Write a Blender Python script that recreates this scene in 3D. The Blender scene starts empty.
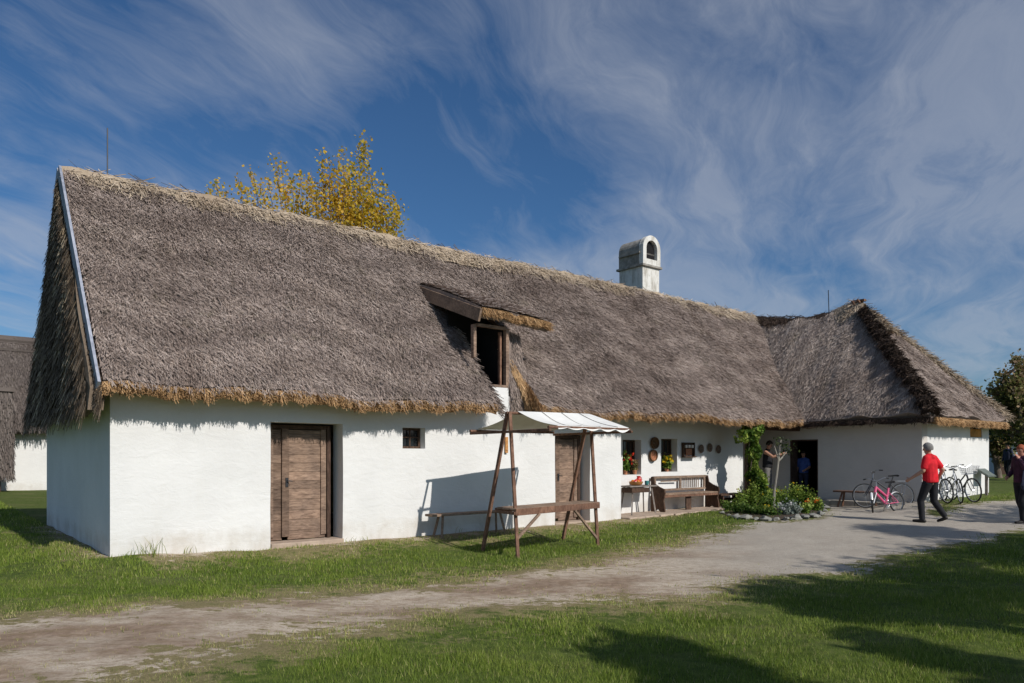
import bpy, math, random
import numpy as np
from mathutils import Vector, Matrix, noise
random.seed(7); RNG = np.random.default_rng(11)
S = bpy.context.scene
COL = S.collection
PI = math.pi
F = 738.0; HORIZ = 455.0; CAMZ = 1.5

# ------------------------------------------------------------------ frames
O = np.array([-5.97, 10.96]); D1 = np.array([.775, .632]); D2 = np.array([-.632, .775])
THETA = math.atan2(.632, .775)
def L(u, v, z=0.0):
    p = O + D1*u + D2*v
    return Vector((p[0], p[1], z))
def on_wall(px, py, v):
    """(u, z) of the point of a wall plane v = const seen at a photo pixel"""
    r = (px-512)/F
    u = (r*(O[1]+D2[1]*v) - O[0] - D2[0]*v)/(D1[0]-D1[1]*r)
    Y = O[1]+D1[1]*u+D2[1]*v
    return u, CAMZ+(HORIZ-py)*Y/F
def sst(a, b, x):
    t = np.clip((np.asarray(x, float)-a)/(b-a), 0, 1); return t*t*(3-2*t)
def to_local(X, Y):
    dx = np.asarray(X, float)-O[0]; dy = np.asarray(Y, float)-O[1]
    return dx*D1[0]+dy*D1[1], dx*D2[0]+dy*D2[1]
def ground_z(X, Y):
    u, v = to_local(X, Y)
    d = np.maximum(np.maximum(-v, -u), 0)
    left = 1-sst(9.5, 14.5, u)
    z = left*(-.08*sst(-.5, 2.5, u) - .12*sst(.1, 1.4, d)*(1-sst(2.0, 5.0, v)))
    z = z + .20*sst(9.6, 11.3, X)*sst(17.6, 19.8, Y) + .12*sst(20, 24, Y)*sst(11, 13, X)
    z = z + .03*np.sin(X*.9+1)*np.sin(Y*.8)*(1-sst(.5, 0, d))*0.6
    return z
def gz(X, Y): return float(ground_z(X, Y))
def at(px, py):
    """ground point seen at a photo pixel"""
    z = 0.0
    for _ in range(6):
        Y = F*(CAMZ-z)/(py-HORIZ); X = (px-512)/F*Y; z = gz(X, Y)
    return X, Y, z

# ------------------------------------------------------------------ materials
def new_mat(name):
    m = bpy.data.materials.new(name); m.use_nodes = True
    nt = m.node_tree; b = nt.nodes['Principled BSDF']
    return m, nt, b
def N(nt, t, **kw):
    n = nt.nodes.new(t)
    for k, v in kw.items():
        if k in n.inputs: n.inputs[k].default_value = v
        else: setattr(n, k, v)
    return n
def ramp(nt, fac, stops):
    r = nt.nodes.new('ShaderNodeValToRGB'); el = r.color_ramp.elements
    while len(el) < len(stops): el.new(.5)
    for e, (p, c) in zip(el, stops):
        e.position = p; e.color = (*c, 1) if len(c) == 3 else c
    nt.links.new(fac, r.inputs[0]); return r.outputs[0]
def noise_tex(nt, scale, detail=4, rough=.6, vec=None, dist=0):
    n = N(nt, 'ShaderNodeTexNoise'); n.inputs['Scale'].default_value = scale
    n.inputs['Detail'].default_value = detail; n.inputs['Roughness'].default_value = rough
    n.inputs['Distortion'].default_value = dist
    if vec is not None: nt.links.new(vec, n.inputs['Vector'])
    return n.outputs['Fac']
def objvec(nt, scale=(1, 1, 1), rot=(0, 0, 0)):
    tc = N(nt, 'ShaderNodeTexCoord'); mp = N(nt, 'ShaderNodeMapping')
    mp.inputs['Scale'].default_value = scale; mp.inputs['Rotation'].default_value = rot
    nt.links.new(tc.outputs['Object'], mp.inputs['Vector']); return mp.outputs[0]
def mixc(nt, fac, a, b, mode='MIX'):
    m = N(nt, 'ShaderNodeMix', data_type='RGBA', blend_type=mode)
    for s, v in ((0, fac), (6, a), (7, b)):
        if isinstance(v, (int, float)): m.inputs[s].default_value = v
        elif isinstance(v, tuple): m.inputs[s].default_value = (*v, 1) if len(v) == 3 else v
        else: nt.links.new(v, m.inputs[s])
    return m.outputs[2]
def math_n(nt, op, a, b=None, clamp=False):
    m = N(nt, 'ShaderNodeMath', operation=op); m.use_clamp = clamp
    for i, v in enumerate((a, b)):
        if v is None: continue
        if isinstance(v, (int, float)): m.inputs[i].default_value = v
        else: nt.links.new(v, m.inputs[i])
    return m.outputs[0]
def bump(nt, b, h, strength=.4, dist=.02):
    n = N(nt, 'ShaderNodeBump'); n.inputs['Strength'].default_value = strength
    n.inputs['Distance'].default_value = dist
    nt.links.new(h, n.inputs['Height']); nt.links.new(n.outputs[0], b.inputs['Normal'])
def simple(name, c, rough=.7, metal=0, var=.25, scale=8, bmp=.2, spec=.3):
    m, nt, b = new_mat(name)
    f = noise_tex(nt, scale, 5, .6, objvec(nt))
    c2 = tuple(x*(1-var) for x in c); c3 = tuple(min(1, x*(1+var)) for x in c)
    nt.links.new(ramp(nt, f, [(.3, c2), (.7, c3)]), b.inputs['Base Color'])
    b.inputs['Roughness'].default_value = rough; b.inputs['Metallic'].default_value = metal
    b.inputs['Specular IOR Level'].default_value = spec
    if bmp: bump(nt, b, f, bmp, .01)
    return m
def straw(name, dark, mid, light, rough=.85, big=1.2, transl=0):
    """fibres: per-face tint attribute times large weathering noise"""
    m, nt, b = new_mat(name)
    at_ = N(nt, 'ShaderNodeAttribute', attribute_name='tint')
    v = objvec(nt)
    n1 = noise_tex(nt, big, 4, .65, v); n2 = noise_tex(nt, 42, 3, .7, objvec(nt, (1, .4, .4)))
    fac = math_n(nt, 'ADD', math_n(nt, 'MULTIPLY', at_.outputs['Fac'], .55), math_n(nt, 'MULTIPLY', n2, .35))
    c = ramp(nt, fac, [(.1, dark), (.45, mid), (.85, light)])
    w = ramp(nt, n1, [(.3, (.84, .82, .82)), (.5, (1, 1, 1)), (.72, (1.06, 1.04, 1.0))])
    n4 = noise_tex(nt, .55, 6, .7, objvec(nt, (1, .25, .25)), .4); n5 = noise_tex(nt, 3.2, 5, .7, v)
    w = mixc(nt, .35, w, (1, .97, .95))
    w = mixc(nt, 1.0, w, ramp(nt, n4, [(.34, (.78, .75, .74)), (.5, (1, 1, 1)), (.68, (1.06, 1.06, 1.07))]), 'MULTIPLY')
    w = mixc(nt, 1.0, w, ramp(nt, n5, [(.28, (.62, .64, .56)), (.42, (1, 1, 1))]), 'MULTIPLY')
    nt.links.new(mixc(nt, 1.0, c, w, 'MULTIPLY'), b.inputs['Base Color'])
    b.inputs['Roughness'].default_value = rough; b.inputs['Specular IOR Level'].default_value = .15
    bump(nt, b, n2, .6, .03)
    return m
def wood(name, dark, light, scale=(14, 2, 2), rough=.8):
    m, nt, b = new_mat(name)
    v = objvec(nt, scale)
    n1 = noise_tex(nt, 3, 6, .7, v, .6); n2 = noise_tex(nt, 2.2, 3, .6, objvec(nt))
    c = ramp(nt, n1, [(.28, dark), (.68, light)])
    ti = N(nt, 'ShaderNodeAttribute', attribute_name='tint')
    c = mixc(nt, 1.0, c, ramp(nt, n2, [(.3, (.66, .66, .68)), (.7, (1.2, 1.16, 1.12))]), 'MULTIPLY')
    c = mixc(nt, 1.0, c, ramp(nt, ti.outputs['Fac'], [(0, (.55, .52, .50)), (.5, (1, 1, 1)), (1, (1.35, 1.32, 1.30))]), 'MULTIPLY')
    nt.links.new(c, b.inputs['Base Color']); b.inputs['Roughness'].default_value = rough
    b.inputs['Specular IOR Level'].default_value = .2
    bump(nt, b, n1, .5, .008)
    return m
def leafmat(name, stops, transl=.35, rough=.55):
    m, nt, b = new_mat(name)
    at_ = N(nt, 'ShaderNodeAttribute', attribute_name='tint')
    c = ramp(nt, at_.outputs['Fac'], stops)
    nt.links.new(c, b.inputs['Base Color']); b.inputs['Roughness'].default_value = rough
    b.inputs['Specular IOR Level'].default_value = .25
    t = N(nt, 'ShaderNodeBsdfTranslucent'); nt.links.new(c, t.inputs['Color'])
    mx = N(nt, 'ShaderNodeMixShader'); mx.inputs[0].default_value = transl
    out = nt.nodes['Material Output']
    nt.links.new(b.outputs[0], mx.inputs[1]); nt.links.new(t.outputs[0], mx.inputs[2])
    nt.links.new(mx.outputs[0], out.inputs[0])
    return m
def plaster(name, base=(.745, .735, .715)):
    m, nt, b = new_mat(name)
    v = objvec(nt)
    n1 = noise_tex(nt, .9, 6, .6, v); n2 = noise_tex(nt, 7, 6, .7, v); n3 = noise_tex(nt, 2.5, 5, .7, objvec(nt, (1, 1, .25)))
    d1 = tuple(x*.90 for x in base)
    c = ramp(nt, n1, [(.3, d1), (.62, base)])
    c = mixc(nt, math_n(nt, 'MULTIPLY', ramp(nt, n3, [(.55, (0, 0, 0)), (.8, (1, 1, 1))]), .22), c, (.60, .575, .52))
    # hand-brushed whitewash streaks
    n5 = noise_tex(nt, 3.0, 5, .65, objvec(nt, (1, 1, 2.2)), .8)
    c = mixc(nt, math_n(nt, 'MULTIPLY', ramp(nt, n5, [(.40, (1, 1, 1)), (.6, (0, 0, 0))]), .10), c, (.66, .65, .62))
    # splashed and scuffed band near the ground
    sp = N(nt, 'ShaderNodeSeparateXYZ'); nt.links.new(v, sp.inputs[0])
    hz = math_n(nt, 'ADD', sp.outputs[2], math_n(nt, 'MULTIPLY', n2, -.35))
    band = ramp(nt, hz, [(0.0, (1, 1, 1)), (.16, (0, 0, 0))])
    n6 = noise_tex(nt, 1.6, 5, .7, objvec(nt, (1, 1, .6)))
    band = math_n(nt, 'MULTIPLY', band, ramp(nt, n6, [(.4, (.15, .15, .15)), (.62, (1, 1, 1))]))
    c = mixc(nt, math_n(nt, 'MULTIPLY', band, .5), c, (.46, .40, .32))
    n7 = noise_tex(nt, 22, 4, .75, v)
    c = mixc(nt, math_n(nt, 'MULTIPLY', ramp(nt, n7, [(.68, (0, 0, 0)), (.76, (1, 1, 1))]), .35), c, (.50, .46, .40))
    nt.links.new(c, b.inputs['Base Color']); b.inputs['Roughness'].default_value = .95
    b.inputs['Specular IOR Level'].default_value = .1
    h = math_n(nt, 'ADD', math_n(nt, 'MULTIPLY', n2, .5), math_n(nt, 'MULTIPLY', n5, .8))
    bump(nt, b, h, .45, .03)
    return m

M = {}
M['plaster'] = plaster('whitewash')
M['plaster_bounce'] = plaster('bounce_tinted_whitewash', (.60, .555, .51))  # warm grey of shade and ground bounce put into the whitewash colour
def stained():
    m, nt, b = new_mat('stained_chimney_plaster'); n1 = noise_tex(nt, 2.2, 7, .7, objvec(nt, (2, 2, .5))); n2 = noise_tex(nt, 9, 5, .7, objvec(nt))
    c = ramp(nt, n1, [(.34, (.36, .33, .28)), (.52, (.66, .64, .59)), (.7, (.74, .73, .70))]); c = mixc(nt, math_n(nt, 'MULTIPLY', ramp(nt, n2, [(.55, (0, 0, 0)), (.7, (1, 1, 1))]), .5), c, (.30, .26, .21))
    nt.links.new(c, b.inputs['Base Color']); b.inputs['Roughness'].default_value = .95; bump(nt, b, n2, .5, .02); return m
M['plaster_chim'] = stained()
M['plaster_grey'] = simple('weathered_plaster', (.27, .25, .22), .95, 0, .45, 5, .5)
M['thatch'] = straw('grey_thatch', (.092, .068, .057), (.345, .278, .242), (.69, .585, .515), big=.9)
M['thatch_brightened'] = straw('grey_thatch_brightened', (.11, .085, .072), (.38, .315, .275), (.72, .62, .55), big=1.1)  # extra light put into the colour for the wing slope in grazing sun
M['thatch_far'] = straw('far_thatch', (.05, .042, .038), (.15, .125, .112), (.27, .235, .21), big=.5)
M['thatch_gable'] = straw('gable_thatch', (.075, .058, .044), (.22, .17, .125), (.72, .60, .43), big=1.5)
M['gold'] = straw('golden_eave_straw', (.14, .078, .038), (.49, .305, .150), (.84, .61, .36), big=2.5)
M['ridge'] = straw('pale_ridge_straw', (.17, .125, .085), (.40, .32, .235), (.64, .54, .42), big=2.2)
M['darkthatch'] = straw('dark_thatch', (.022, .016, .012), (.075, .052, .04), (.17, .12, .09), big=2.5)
M['wood_door'] = wood('door_planks', (.10, .065, .047), (.36, .255, .19), (2, 2, 9))
M['wood_frame'] = wood('dark_frame_wood', (.03, .018, .013), (.12, .075, .055), (8, 8, 2))
M['wood_dark'] = wood('dark_old_wood', (.035, .02, .014), (.13, .08, .055), (8, 8, 3))
M['wood_bench'] = wood('bench_wood', (.13, .085, .06), (.36, .26, .19), (3, 9, 9))
M['wood_red'] = wood('reddish_pole_wood', (.075, .038, .026), (.27, .155, .105), (5, 5, 3))
M['wood_grey'] = wood('silvered_wood', (.12, .10, .09), (.34, .30, .27), (3, 9, 9))
M['board_blue'] = wood('painted_bargeboard', (.22, .24, .30), (.42, .45, .52), (8, 3, 3))
M['dark'] = simple('dark_interior', (.012, .011, .010), .9, 0, .2, 4, 0)  # near-black colour stands in for unlit depth behind openings
M['glass'] = simple('old_window_glass', (.015, .016, .018), .12, 0, .3, 3, 0, .6)
M['canvas'] = simple('white_canvas', (.74, .73, .69), .9, 0, .07, 4, .2)
M['earth'] = simple('packed_earth', (.40, .31, .24), .95, 0, .25, 5, .5)
M['stone'] = simple('pale_stone', (.22, .215, .19), .9, 0, .35, 7, .6)
M['slab'] = simple('pale_paving', (.36, .33, .29), .92, 0, .2, 5, .4)
M['skin'] = simple('skin', (.46, .25, .17), .55, 0, .08, 12, 0)
M['skin2'] = simple('ruddy_skin', (.52, .24, .17), .55, 0, .08, 12, 0)
M['hair_grey'] = simple('grey_hair', (.20, .19, .18), .8, 0, .4, 60, .5)
M['hair_dark'] = simple('dark_hair', (.03, .02, .015), .7, 0, .4, 60, .5)
M['hair_red'] = simple('auburn_hair', (.30, .075, .03), .7, 0, .4, 60, .5)
M['cloth_red'] = simple('red_cotton', (.60, .012, .022), .85, 0, .25, 7, 1.0)
M['cloth_black'] = simple('black_cloth', (.016, .016, .019), .85, 0, .3, 9, .2)
M['cloth_navy'] = simple('navy_cloth', (.03, .035, .065), .85, 0, .3, 9, .2)
M['cloth_maroon'] = simple('maroon_cloth', (.14, .018, .03), .85, 0, .3, 9, .2)
M['cloth_plum'] = simple('dark_plum_cloth', (.055, .018, .035), .85, 0, .5, 6, .6)
M['cloth_blue'] = simple('blue_cloth', (.06, .11, .34), .85, 0, .2, 9, .2)
M['cloth_grey'] = simple('grey_cloth', (.15, .14, .13), .85, 0, .2, 9, .2)
M['cloth_white'] = simple('white_cloth', (.6, .6, .6), .85, 0, .1, 9, .2)
M['shoe'] = simple('dark_shoe', (.02, .017, .015), .6, 0, .2, 9, 0)
M['rubber'] = simple('tyre_rubber', (.018, .018, .018), .75, 0, .2, 30, 0)
M['steel'] = simple('dull_steel', (.42, .43, .44), .35, .9, .1, 20, 0)
M['pink'] = simple('pink_enamel', (.62, .09, .20), .35, 0, .1, 20, 0, .5)
M['white_enamel'] = simple('white_enamel', (.72, .72, .72), .35, 0, .05, 20, 0, .5)
M['black_enamel'] = simple('black_enamel', (.02, .02, .022), .35, 0, .1, 20, 0, .5)
M['grey_enamel'] = simple('grey_enamel', (.25, .27, .30), .35, .3, .1, 20, 0, .5)
M['teal'] = simple('teal_glaze', (.05, .22, .22), .3, 0, .1, 20, 0, .5)
M['red_glaze'] = simple('red_glaze', (.55, .03, .03), .3, 0, .1, 20, 0, .5)
M['basket'] = simple('wicker', (.14, .075, .035), .85, 0, .4, 40, .6)
M['terracotta'] = simple('terracotta', (.40, .17, .09), .85, 0, .2, 20, .2)
M['bowl'] = simple('wooden_bowl', (.50, .24, .08), .6, 0, .3, 20, .2)
M['plate'] = simple('patterned_brown_plate', (.17, .12, .09), .4, 0, .6, 45, .1)
M['fruit'] = simple('fruit', (.65, .20, .03), .5, 0, .5, 12, 0)
M['orange_board'] = wood('orange_shutter_wood', (.45, .20, .05), (.62, .33, .10), (3, 9, 9))
M['board_green'] = simple('grey_green_panel', (.13, .15, .13), .5, 0, .2, 9, 0)
M['wire'] = simple('dark_iron', (.05, .05, .055), .5, .6, .1, 9, 0)
M['far_wall'] = simple('far_shaded_wall', (.42, .45, .50), .95, 0, .08, 3, 0)  # white wall with its bluish shade put into the colour
GR = [(0, (.018, .045, .008)), (.5, (.055, .115, .018)), (1, (.14, .20, .035))]
M['leaf_green'] = leafmat('green_leaves', GR)
M['leaf_vine'] = leafmat('vine_leaves', [(0, (.03, .07, .010)), (.5, (.13, .22, .03)), (1, (.34, .40, .08))])
M['leaf_yellow'] = leafmat('yellow_leaves', [(0, (.26, .26, .03)), (.35, (.62, .46, .05)), (.7, (.80, .48, .06)), (1, (.42, .44, .07))], .5)
M['leaf_autumn'] = leafmat('autumn_leaves', [(0, (.05, .07, .018)), (.45, (.17, .17, .05)), (.75, (.36, .24, .13)), (1, (.50, .34, .24))])
M['leaf_dark'] = leafmat('dark_green_leaves', [(0, (.01, .022, .006)), (.6, (.035, .06, .012)), (1, (.09, .11, .03))])
M['grass'] = leafmat('grass_blades', [(0, (.054, .094, .012)), (.45, (.150, .220, .028)), (.8, (.275, .325, .060)), (1, (.54, .45, .23))], .3)
M['bark'] = wood('bark', (.06, .045, .035), (.22, .18, .14), (9, 9, 2))
M['bark_pale'] = wood('pale_bark', (.16, .15, .12), (.36, .34, .29), (9, 9, 2))
def flower(name, c): return leafmat(name, [(0, tuple(x*.6 for x in c)), (1, c)], .3)
M['fl_red'] = flower('red_petals', (.75, .05, .02)); M['fl_yellow'] = flower('yellow_petals', (.80, .55, .02))
M['fl_orange'] = flower('orange_petals', (.85, .20, .02)); M['fl_white'] = flower('white_petals', (.75, .72, .72))

# ------------------------------------------------------------------ mesh builder
class MB:
    def __init__(self): self.v = []; self.f = []; self.t = []
    def add(self, vs, fs, tint=.5):
        o = len(self.v); self.v += [tuple(p) for p in vs]
        self.f += [tuple(i+o for i in f) for f in fs]; self.t += [tint]*len(fs)
    def box(self, c, s, rot=None, tint=.5):
        hx, hy, hz = s[0]/2, s[1]/2, s[2]/2
        vs = [Vector((x*hx, y*hy, z*hz)) for x in (-1, 1) for y in (-1, 1) for z in (-1, 1)]
        if rot is not None: vs = [rot @ p for p in vs]
        vs = [p+Vector(c) for p in vs]
        self.add(vs, [(0, 1, 3, 2), (4, 6, 7, 5), (0, 4, 5, 1), (2, 3, 7, 6), (0, 2, 6, 4), (1, 5, 7, 3)], tint)
    def bar(self, a, b, w, h=None, up=Vector((0, 0, 1)), tint=.5):
        h = h or w; a = Vector(a); b = Vector(b); d = b-a; ln = d.length; d.normalize()
        x = d.cross(up)
        if x.length < 1e-4: x = d.cross(Vector((1, 0, 0)))
        x.normalize(); y = x.cross(d)
        R = Matrix((x, d, y)).transposed()
        self.box((a+b)/2, (w, ln, h), R, tint)
    def tube(self, pts, r, n=8, tint=.5, cap=True):
        pts = [Vector(p) for p in pts]; rs = r if isinstance(r, (list, tuple)) else [r]*len(pts)
        vs = []; fs = []; prev = None
        for i, p in enumerate(pts):
            d = (pts[min(i+1, len(pts)-1)]-pts[max(i-1, 0)]).normalized()
            if prev is None:
                x = d.cross(Vector((0, 0, 1)))
                if x.length < 1e-3: x = d.cross(Vector((1, 0, 0)))
            else: x = prev-d*prev.dot(d)
            x.normalize(); prev = x; y = d.cross(x)
            for k in range(n):
                a = 2*PI*k/n; vs.append(p+(x*math.cos(a)+y*math.sin(a))*rs[i])
        for i in range(len(pts)-1):
            for k in range(n):
                fs.append((i*n+k, i*n+(k+1) % n, (i+1)*n+(k+1) % n, (i+1)*n+k))
        if cap: fs += [tuple(range(n-1, -1, -1)), tuple((len(pts)-1)*n+k for k in range(n))]
        self.add(vs, fs, tint)
    def lathe(self, prof, c=(0, 0, 0), n=16, tint=.5, sx=1, sy=1):
        vs = []; fs = []
        for r, z in prof:
            for k in range(n):
                a = 2*PI*k/n; vs.append((c[0]+r*math.cos(a)*sx, c[1]+r*math.sin(a)*sy, c[2]+z))
        for i in range(len(prof)-1):
            for k in range(n):
                fs.append((i*n+k, i*n+(k+1) % n, (i+1)*n+(k+1) % n, (i+1)*n+k))
        fs += [tuple(range(n-1, -1, -1)), tuple((len(prof)-1)*n+k for k in range(n))]
        self.add(vs, fs, tint)
    def torus(self, c, R, r, axis='y', n=28, m=6, a0=0, a1=2*PI):
        vs = []; fs = []; full = abs(a1-a0-2*PI) < 1e-3; nn = n if full else n+1
        for i in range(nn):
            a = a0+(a1-a0)*i/n
            for j in range(m):
                b = 2*PI*j/m; q = R+r*math.cos(b); h = r*math.sin(b)
                p = (q*math.cos(a), h, q*math.sin(a)) if axis == 'y' else (q*math.cos(a), q*math.sin(a), h)
                vs.append((c[0]+p[0], c[1]+p[1], c[2]+p[2]))
        for i in range(n):
            i2 = (i+1) % nn
            for j in range(m): fs.append((i*m+j, i*m+(j+1) % m, i2*m+(j+1) % m, i2*m+j))
        self.add(vs, fs)
    def blob(self, c, r, n=8, seed=0, amp=.15, tint=.5):
        vs = []; fs = []; m = n//2+2
        rr = (r, r, r) if not isinstance(r, (tuple, list)) else r
        for i in range(m+1):
            ph = PI*i/m
            for k in range(n):
                a = 2*PI*k/n; p = Vector((math.sin(ph)*math.cos(a), math.sin(ph)*math.sin(a), math.cos(ph)))
                q = 1+amp*noise.noise(p*1.7+Vector((seed*3.1, seed, 0)))*2
                vs.append((c[0]+p.x*rr[0]*q, c[1]+p.y*rr[1]*q, c[2]+p.z*rr[2]*q))
        for i in range(m):
            for k in range(n): fs.append((i*n+k, i*n+(k+1) % n, (i+1)*n+(k+1) % n, (i+1)*n+k))
        self.add(vs, fs, tint)
    def build(self, name, mat, parent=None, smooth=False, bevel=0):
        me = bpy.data.meshes.new(name); me.from_pydata(self.v, [], self.f); me.update()
        a = me.attributes.new('tint', 'FLOAT', 'FACE'); a.data.foreach_set('value', np.array(self.t, 'f'))
        if smooth:
            me.polygons.foreach_set('use_smooth', [True]*len(me.polygons)); me.set_sharp_from_angle(angle=math.radians(40))
        return link(name, me, mat, parent, bevel)
def link(name, me, mat, parent=None, bevel=0):
    me.materials.append(mat); o = bpy.data.objects.new(name, me); COL.objects.link(o)
    if parent: o.parent = parent
    if bevel:
        b = o.modifiers.new('bevel', 'BEVEL'); b.width = bevel; b.segments = 2; b.limit_method = 'ANGLE'
    return o
def np_mesh(name, V, k, tint, mat, parent=None, smooth=False):
    """V: (n*k,3) verts of n separate k-gons"""
    n = len(V)//k; me = bpy.data.meshes.new(name)
    me.vertices.add(len(V)); me.vertices.foreach_set('co', np.ascontiguousarray(V, 'f').ravel())
    me.loops.add(n*k); me.loops.foreach_set('vertex_index', np.arange(n*k, dtype='i'))
    me.polygons.add(n); me.polygons.foreach_set('loop_start', np.arange(0, n*k, k, dtype='i'))
    me.update(calc_edges=True)
    a = me.attributes.new('tint', 'FLOAT', 'FACE'); a.data.foreach_set('value', np.asarray(tint, 'f'))
    return link(name, me, mat, parent)
def join_np(mb, V, k, tint):
    """append n separate k-gons to an MB"""
    o = len(mb.v); n = len(V)//k
    mb.v += [tuple(p) for p in V.tolist()]
    mb.f += [tuple(range(o+i*k, o+i*k+k)) for i in range(n)]
    mb.t += list(map(float, tint))
def unit(a): return a/np.maximum(np.linalg.norm(a, axis=1, keepdims=True), 1e-9)
def strands(P, D, Nn, ln, w, lift=.04):
    """tapered quads: start P, along D, lifting along Nn at the tip"""
    n = len(P); ln = ln.reshape(-1, 1); w = w.reshape(-1, 1)
    side = unit(np.cross(D, Nn)); roll = RNG.uniform(-.7, .7, (n, 1)); side = unit(side+Nn*roll)
    tip = P+D*ln+Nn*(lift*RNG.uniform(.2, 1.5, (n, 1)))
    A = P-side*w/2; B = P+side*w/2; C = tip+side*w*.3; E = tip-side*w*.3
    return np.stack([A, B, C, E], 1).reshape(-1, 3)
def leaves(C, size, up=.3, asp=.6):
    n = len(C); d = RNG.normal(size=(n, 3)); d[:, 2] += up; d = unit(d)
    s = unit(np.cross(d, RNG.normal(size=(n, 3)))); sz = (size*RNG.uniform(.6, 1.3, (n, 1)))
    return np.stack([C-d*sz*.5, C+s*sz*asp*.5, C+d*sz*.5, C-s*sz*asp*.5], 1).reshape(-1, 3)

def thing(name, label, cat, loc=(0, 0, 0), rz=0, group=None):
    o = bpy.data.objects.new(name, None); COL.objects.link(o); o.location = loc; o.rotation_euler = (0, 0, rz)
    o.empty_display_size = .2
    return tag(o, label, cat, group)
def tag(o, label, cat, group=None, kind=None):
    if label: o['label'] = label
    if cat: o['category'] = cat
    if group: o['group'] = group
    if kind: o['kind'] = kind
    return o
def copy_tree(o, parent=None):
    c = o.copy(); COL.objects.link(c); c.parent = parent
    for ch in list(o.children): copy_tree(ch, c)
    return c

# ================================================================== GROUND
path_px = [(-60, 623), (0, 620), (100, 613), (200, 607), (300, 597), (420, 589), (480, 577), (560, 571), (640, 552), (690, 541), (730, 530), (762, 523),
           (822, 518), (826, 506), (800, 494), (890, 496), (928, 498), (940, 507), (964, 503.5), (1030, 497), (1120, 494), (1120, 520), (1030, 529), (985, 538), (960, 545), (900, 555), (850, 571),
           (790, 579), (730, 582), (712, 592), (700, 601), (640, 600), (580, 598), (500, 606), (420, 614), (350, 626), (290, 634), (240, 643),
           (180, 655), (140, 668), (80, 690), (-60, 720)]
path_w = np.array([at(*p)[:2] for p in path_px])
def sdist(P, poly):
    """signed distance, positive inside"""
    P = np.asarray(P, float); n = len(poly); d = np.full(len(P), 1e9); ins = np.zeros(len(P), bool)
    for i in range(n):
        a = poly[i]; b = poly[(i+1) % n]; ab = b-a
        t = np.clip(((P-a)@ab)/max(ab@ab, 1e-9), 0, 1); q = a+t[:, None]*ab
        d = np.minimum(d, np.linalg.norm(P-q, axis=1))
        c = ((a[1] > P[:, 1]) != (b[1] > P[:, 1]))
        with np.errstate(divide='ignore', invalid='ignore'):
            xi = (b[0]-a[0])*(P[:, 1]-a[1])/(b[1]-a[1])+a[0]
        ins ^= c & (P[:, 0] < xi)
    return np.where(ins, d, -d)
def fbm(X, Y, s, seed=0):
    return np.array([noise.fractal(Vector((x*s+seed, y*s-seed, seed*1.3)), 1.0, 2.0, 4) for x, y in zip(X, Y)])
def path_value(X, Y):
    """>0 on bare path, <0 on grass"""
    d = sdist(np.stack([X, Y], 1), path_w)
    u, v = to_local(X, Y)     # trodden earth strip along the wall foot
    w = np.where((u > .3) & (u < 16) & (v < .1), .10+.10*np.sin(u*2.3)+.06*np.sin(u*5.1+1)+v*1.0, -3)
    w2 = np.where((u < .1) & (u > -1) & (v > -.2) & (v < 6.6), .02+u*1.2, -3)
    return np.maximum(np.maximum(d, w), w2)

def axis_lines(a, b, step, far, growth=1.35):
    c = list(np.arange(a, b+1e-6, step)); s = step
    while c[-1] < far: s *= growth; c.append(c[-1]+s)
    s = step; lo = [a]
    while lo[-1] > -far: s *= growth; lo.append(lo[-1]-s)
    return np.array(lo[:0:-1]+c)
gx = axis_lines(-11, 17, .14, 900); gy = axis_lines(3.5, 27, .14, 900)
GX, GY = np.meshgrid(gx, gy); X = GX.ravel(); Y = GY.ravel()
Z = ground_z(X, Y); pv = np.clip(path_value(X, Y), -3, 3)
inner = (X > -11.1) & (X < 17.1) & (Y > 3.4) & (Y < 27.1)
fb = np.zeros(len(X)); fb[inner] = fbm(X[inner], Y[inner], 1.3, 3)
Z = Z+fb*.035*np.where(pv > 0, .6, 1)
nx = len(gx); ny = len(gy); idx = np.arange(nx*ny).reshape(ny, nx)
Fq = np.stack([idx[:-1, :-1], idx[:-1, 1:], idx[1:, 1:], idx[1:, :-1]], -1).reshape(-1, 4)
me = bpy.data.meshes.new('ground')
me.vertices.add(nx*ny); me.vertices.foreach_set('co', np.stack([X, Y, Z], 1).astype('f').ravel())
me.loops.add(Fq.size); me.loops.foreach_set('vertex_index', Fq.astype('i').ravel())
me.polygons.add(len(Fq)); me.polygons.foreach_set('loop_start', np.arange(0, Fq.size, 4, dtype='i'))
me.update(calc_edges=True); me.polygons.foreach_set('use_smooth', [True]*len(Fq))
a = me.attributes.new('path', 'FLOAT', 'POINT'); a.data.foreach_set('value', pv.astype('f'))
gu, gv = to_local(X, Y)
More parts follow.
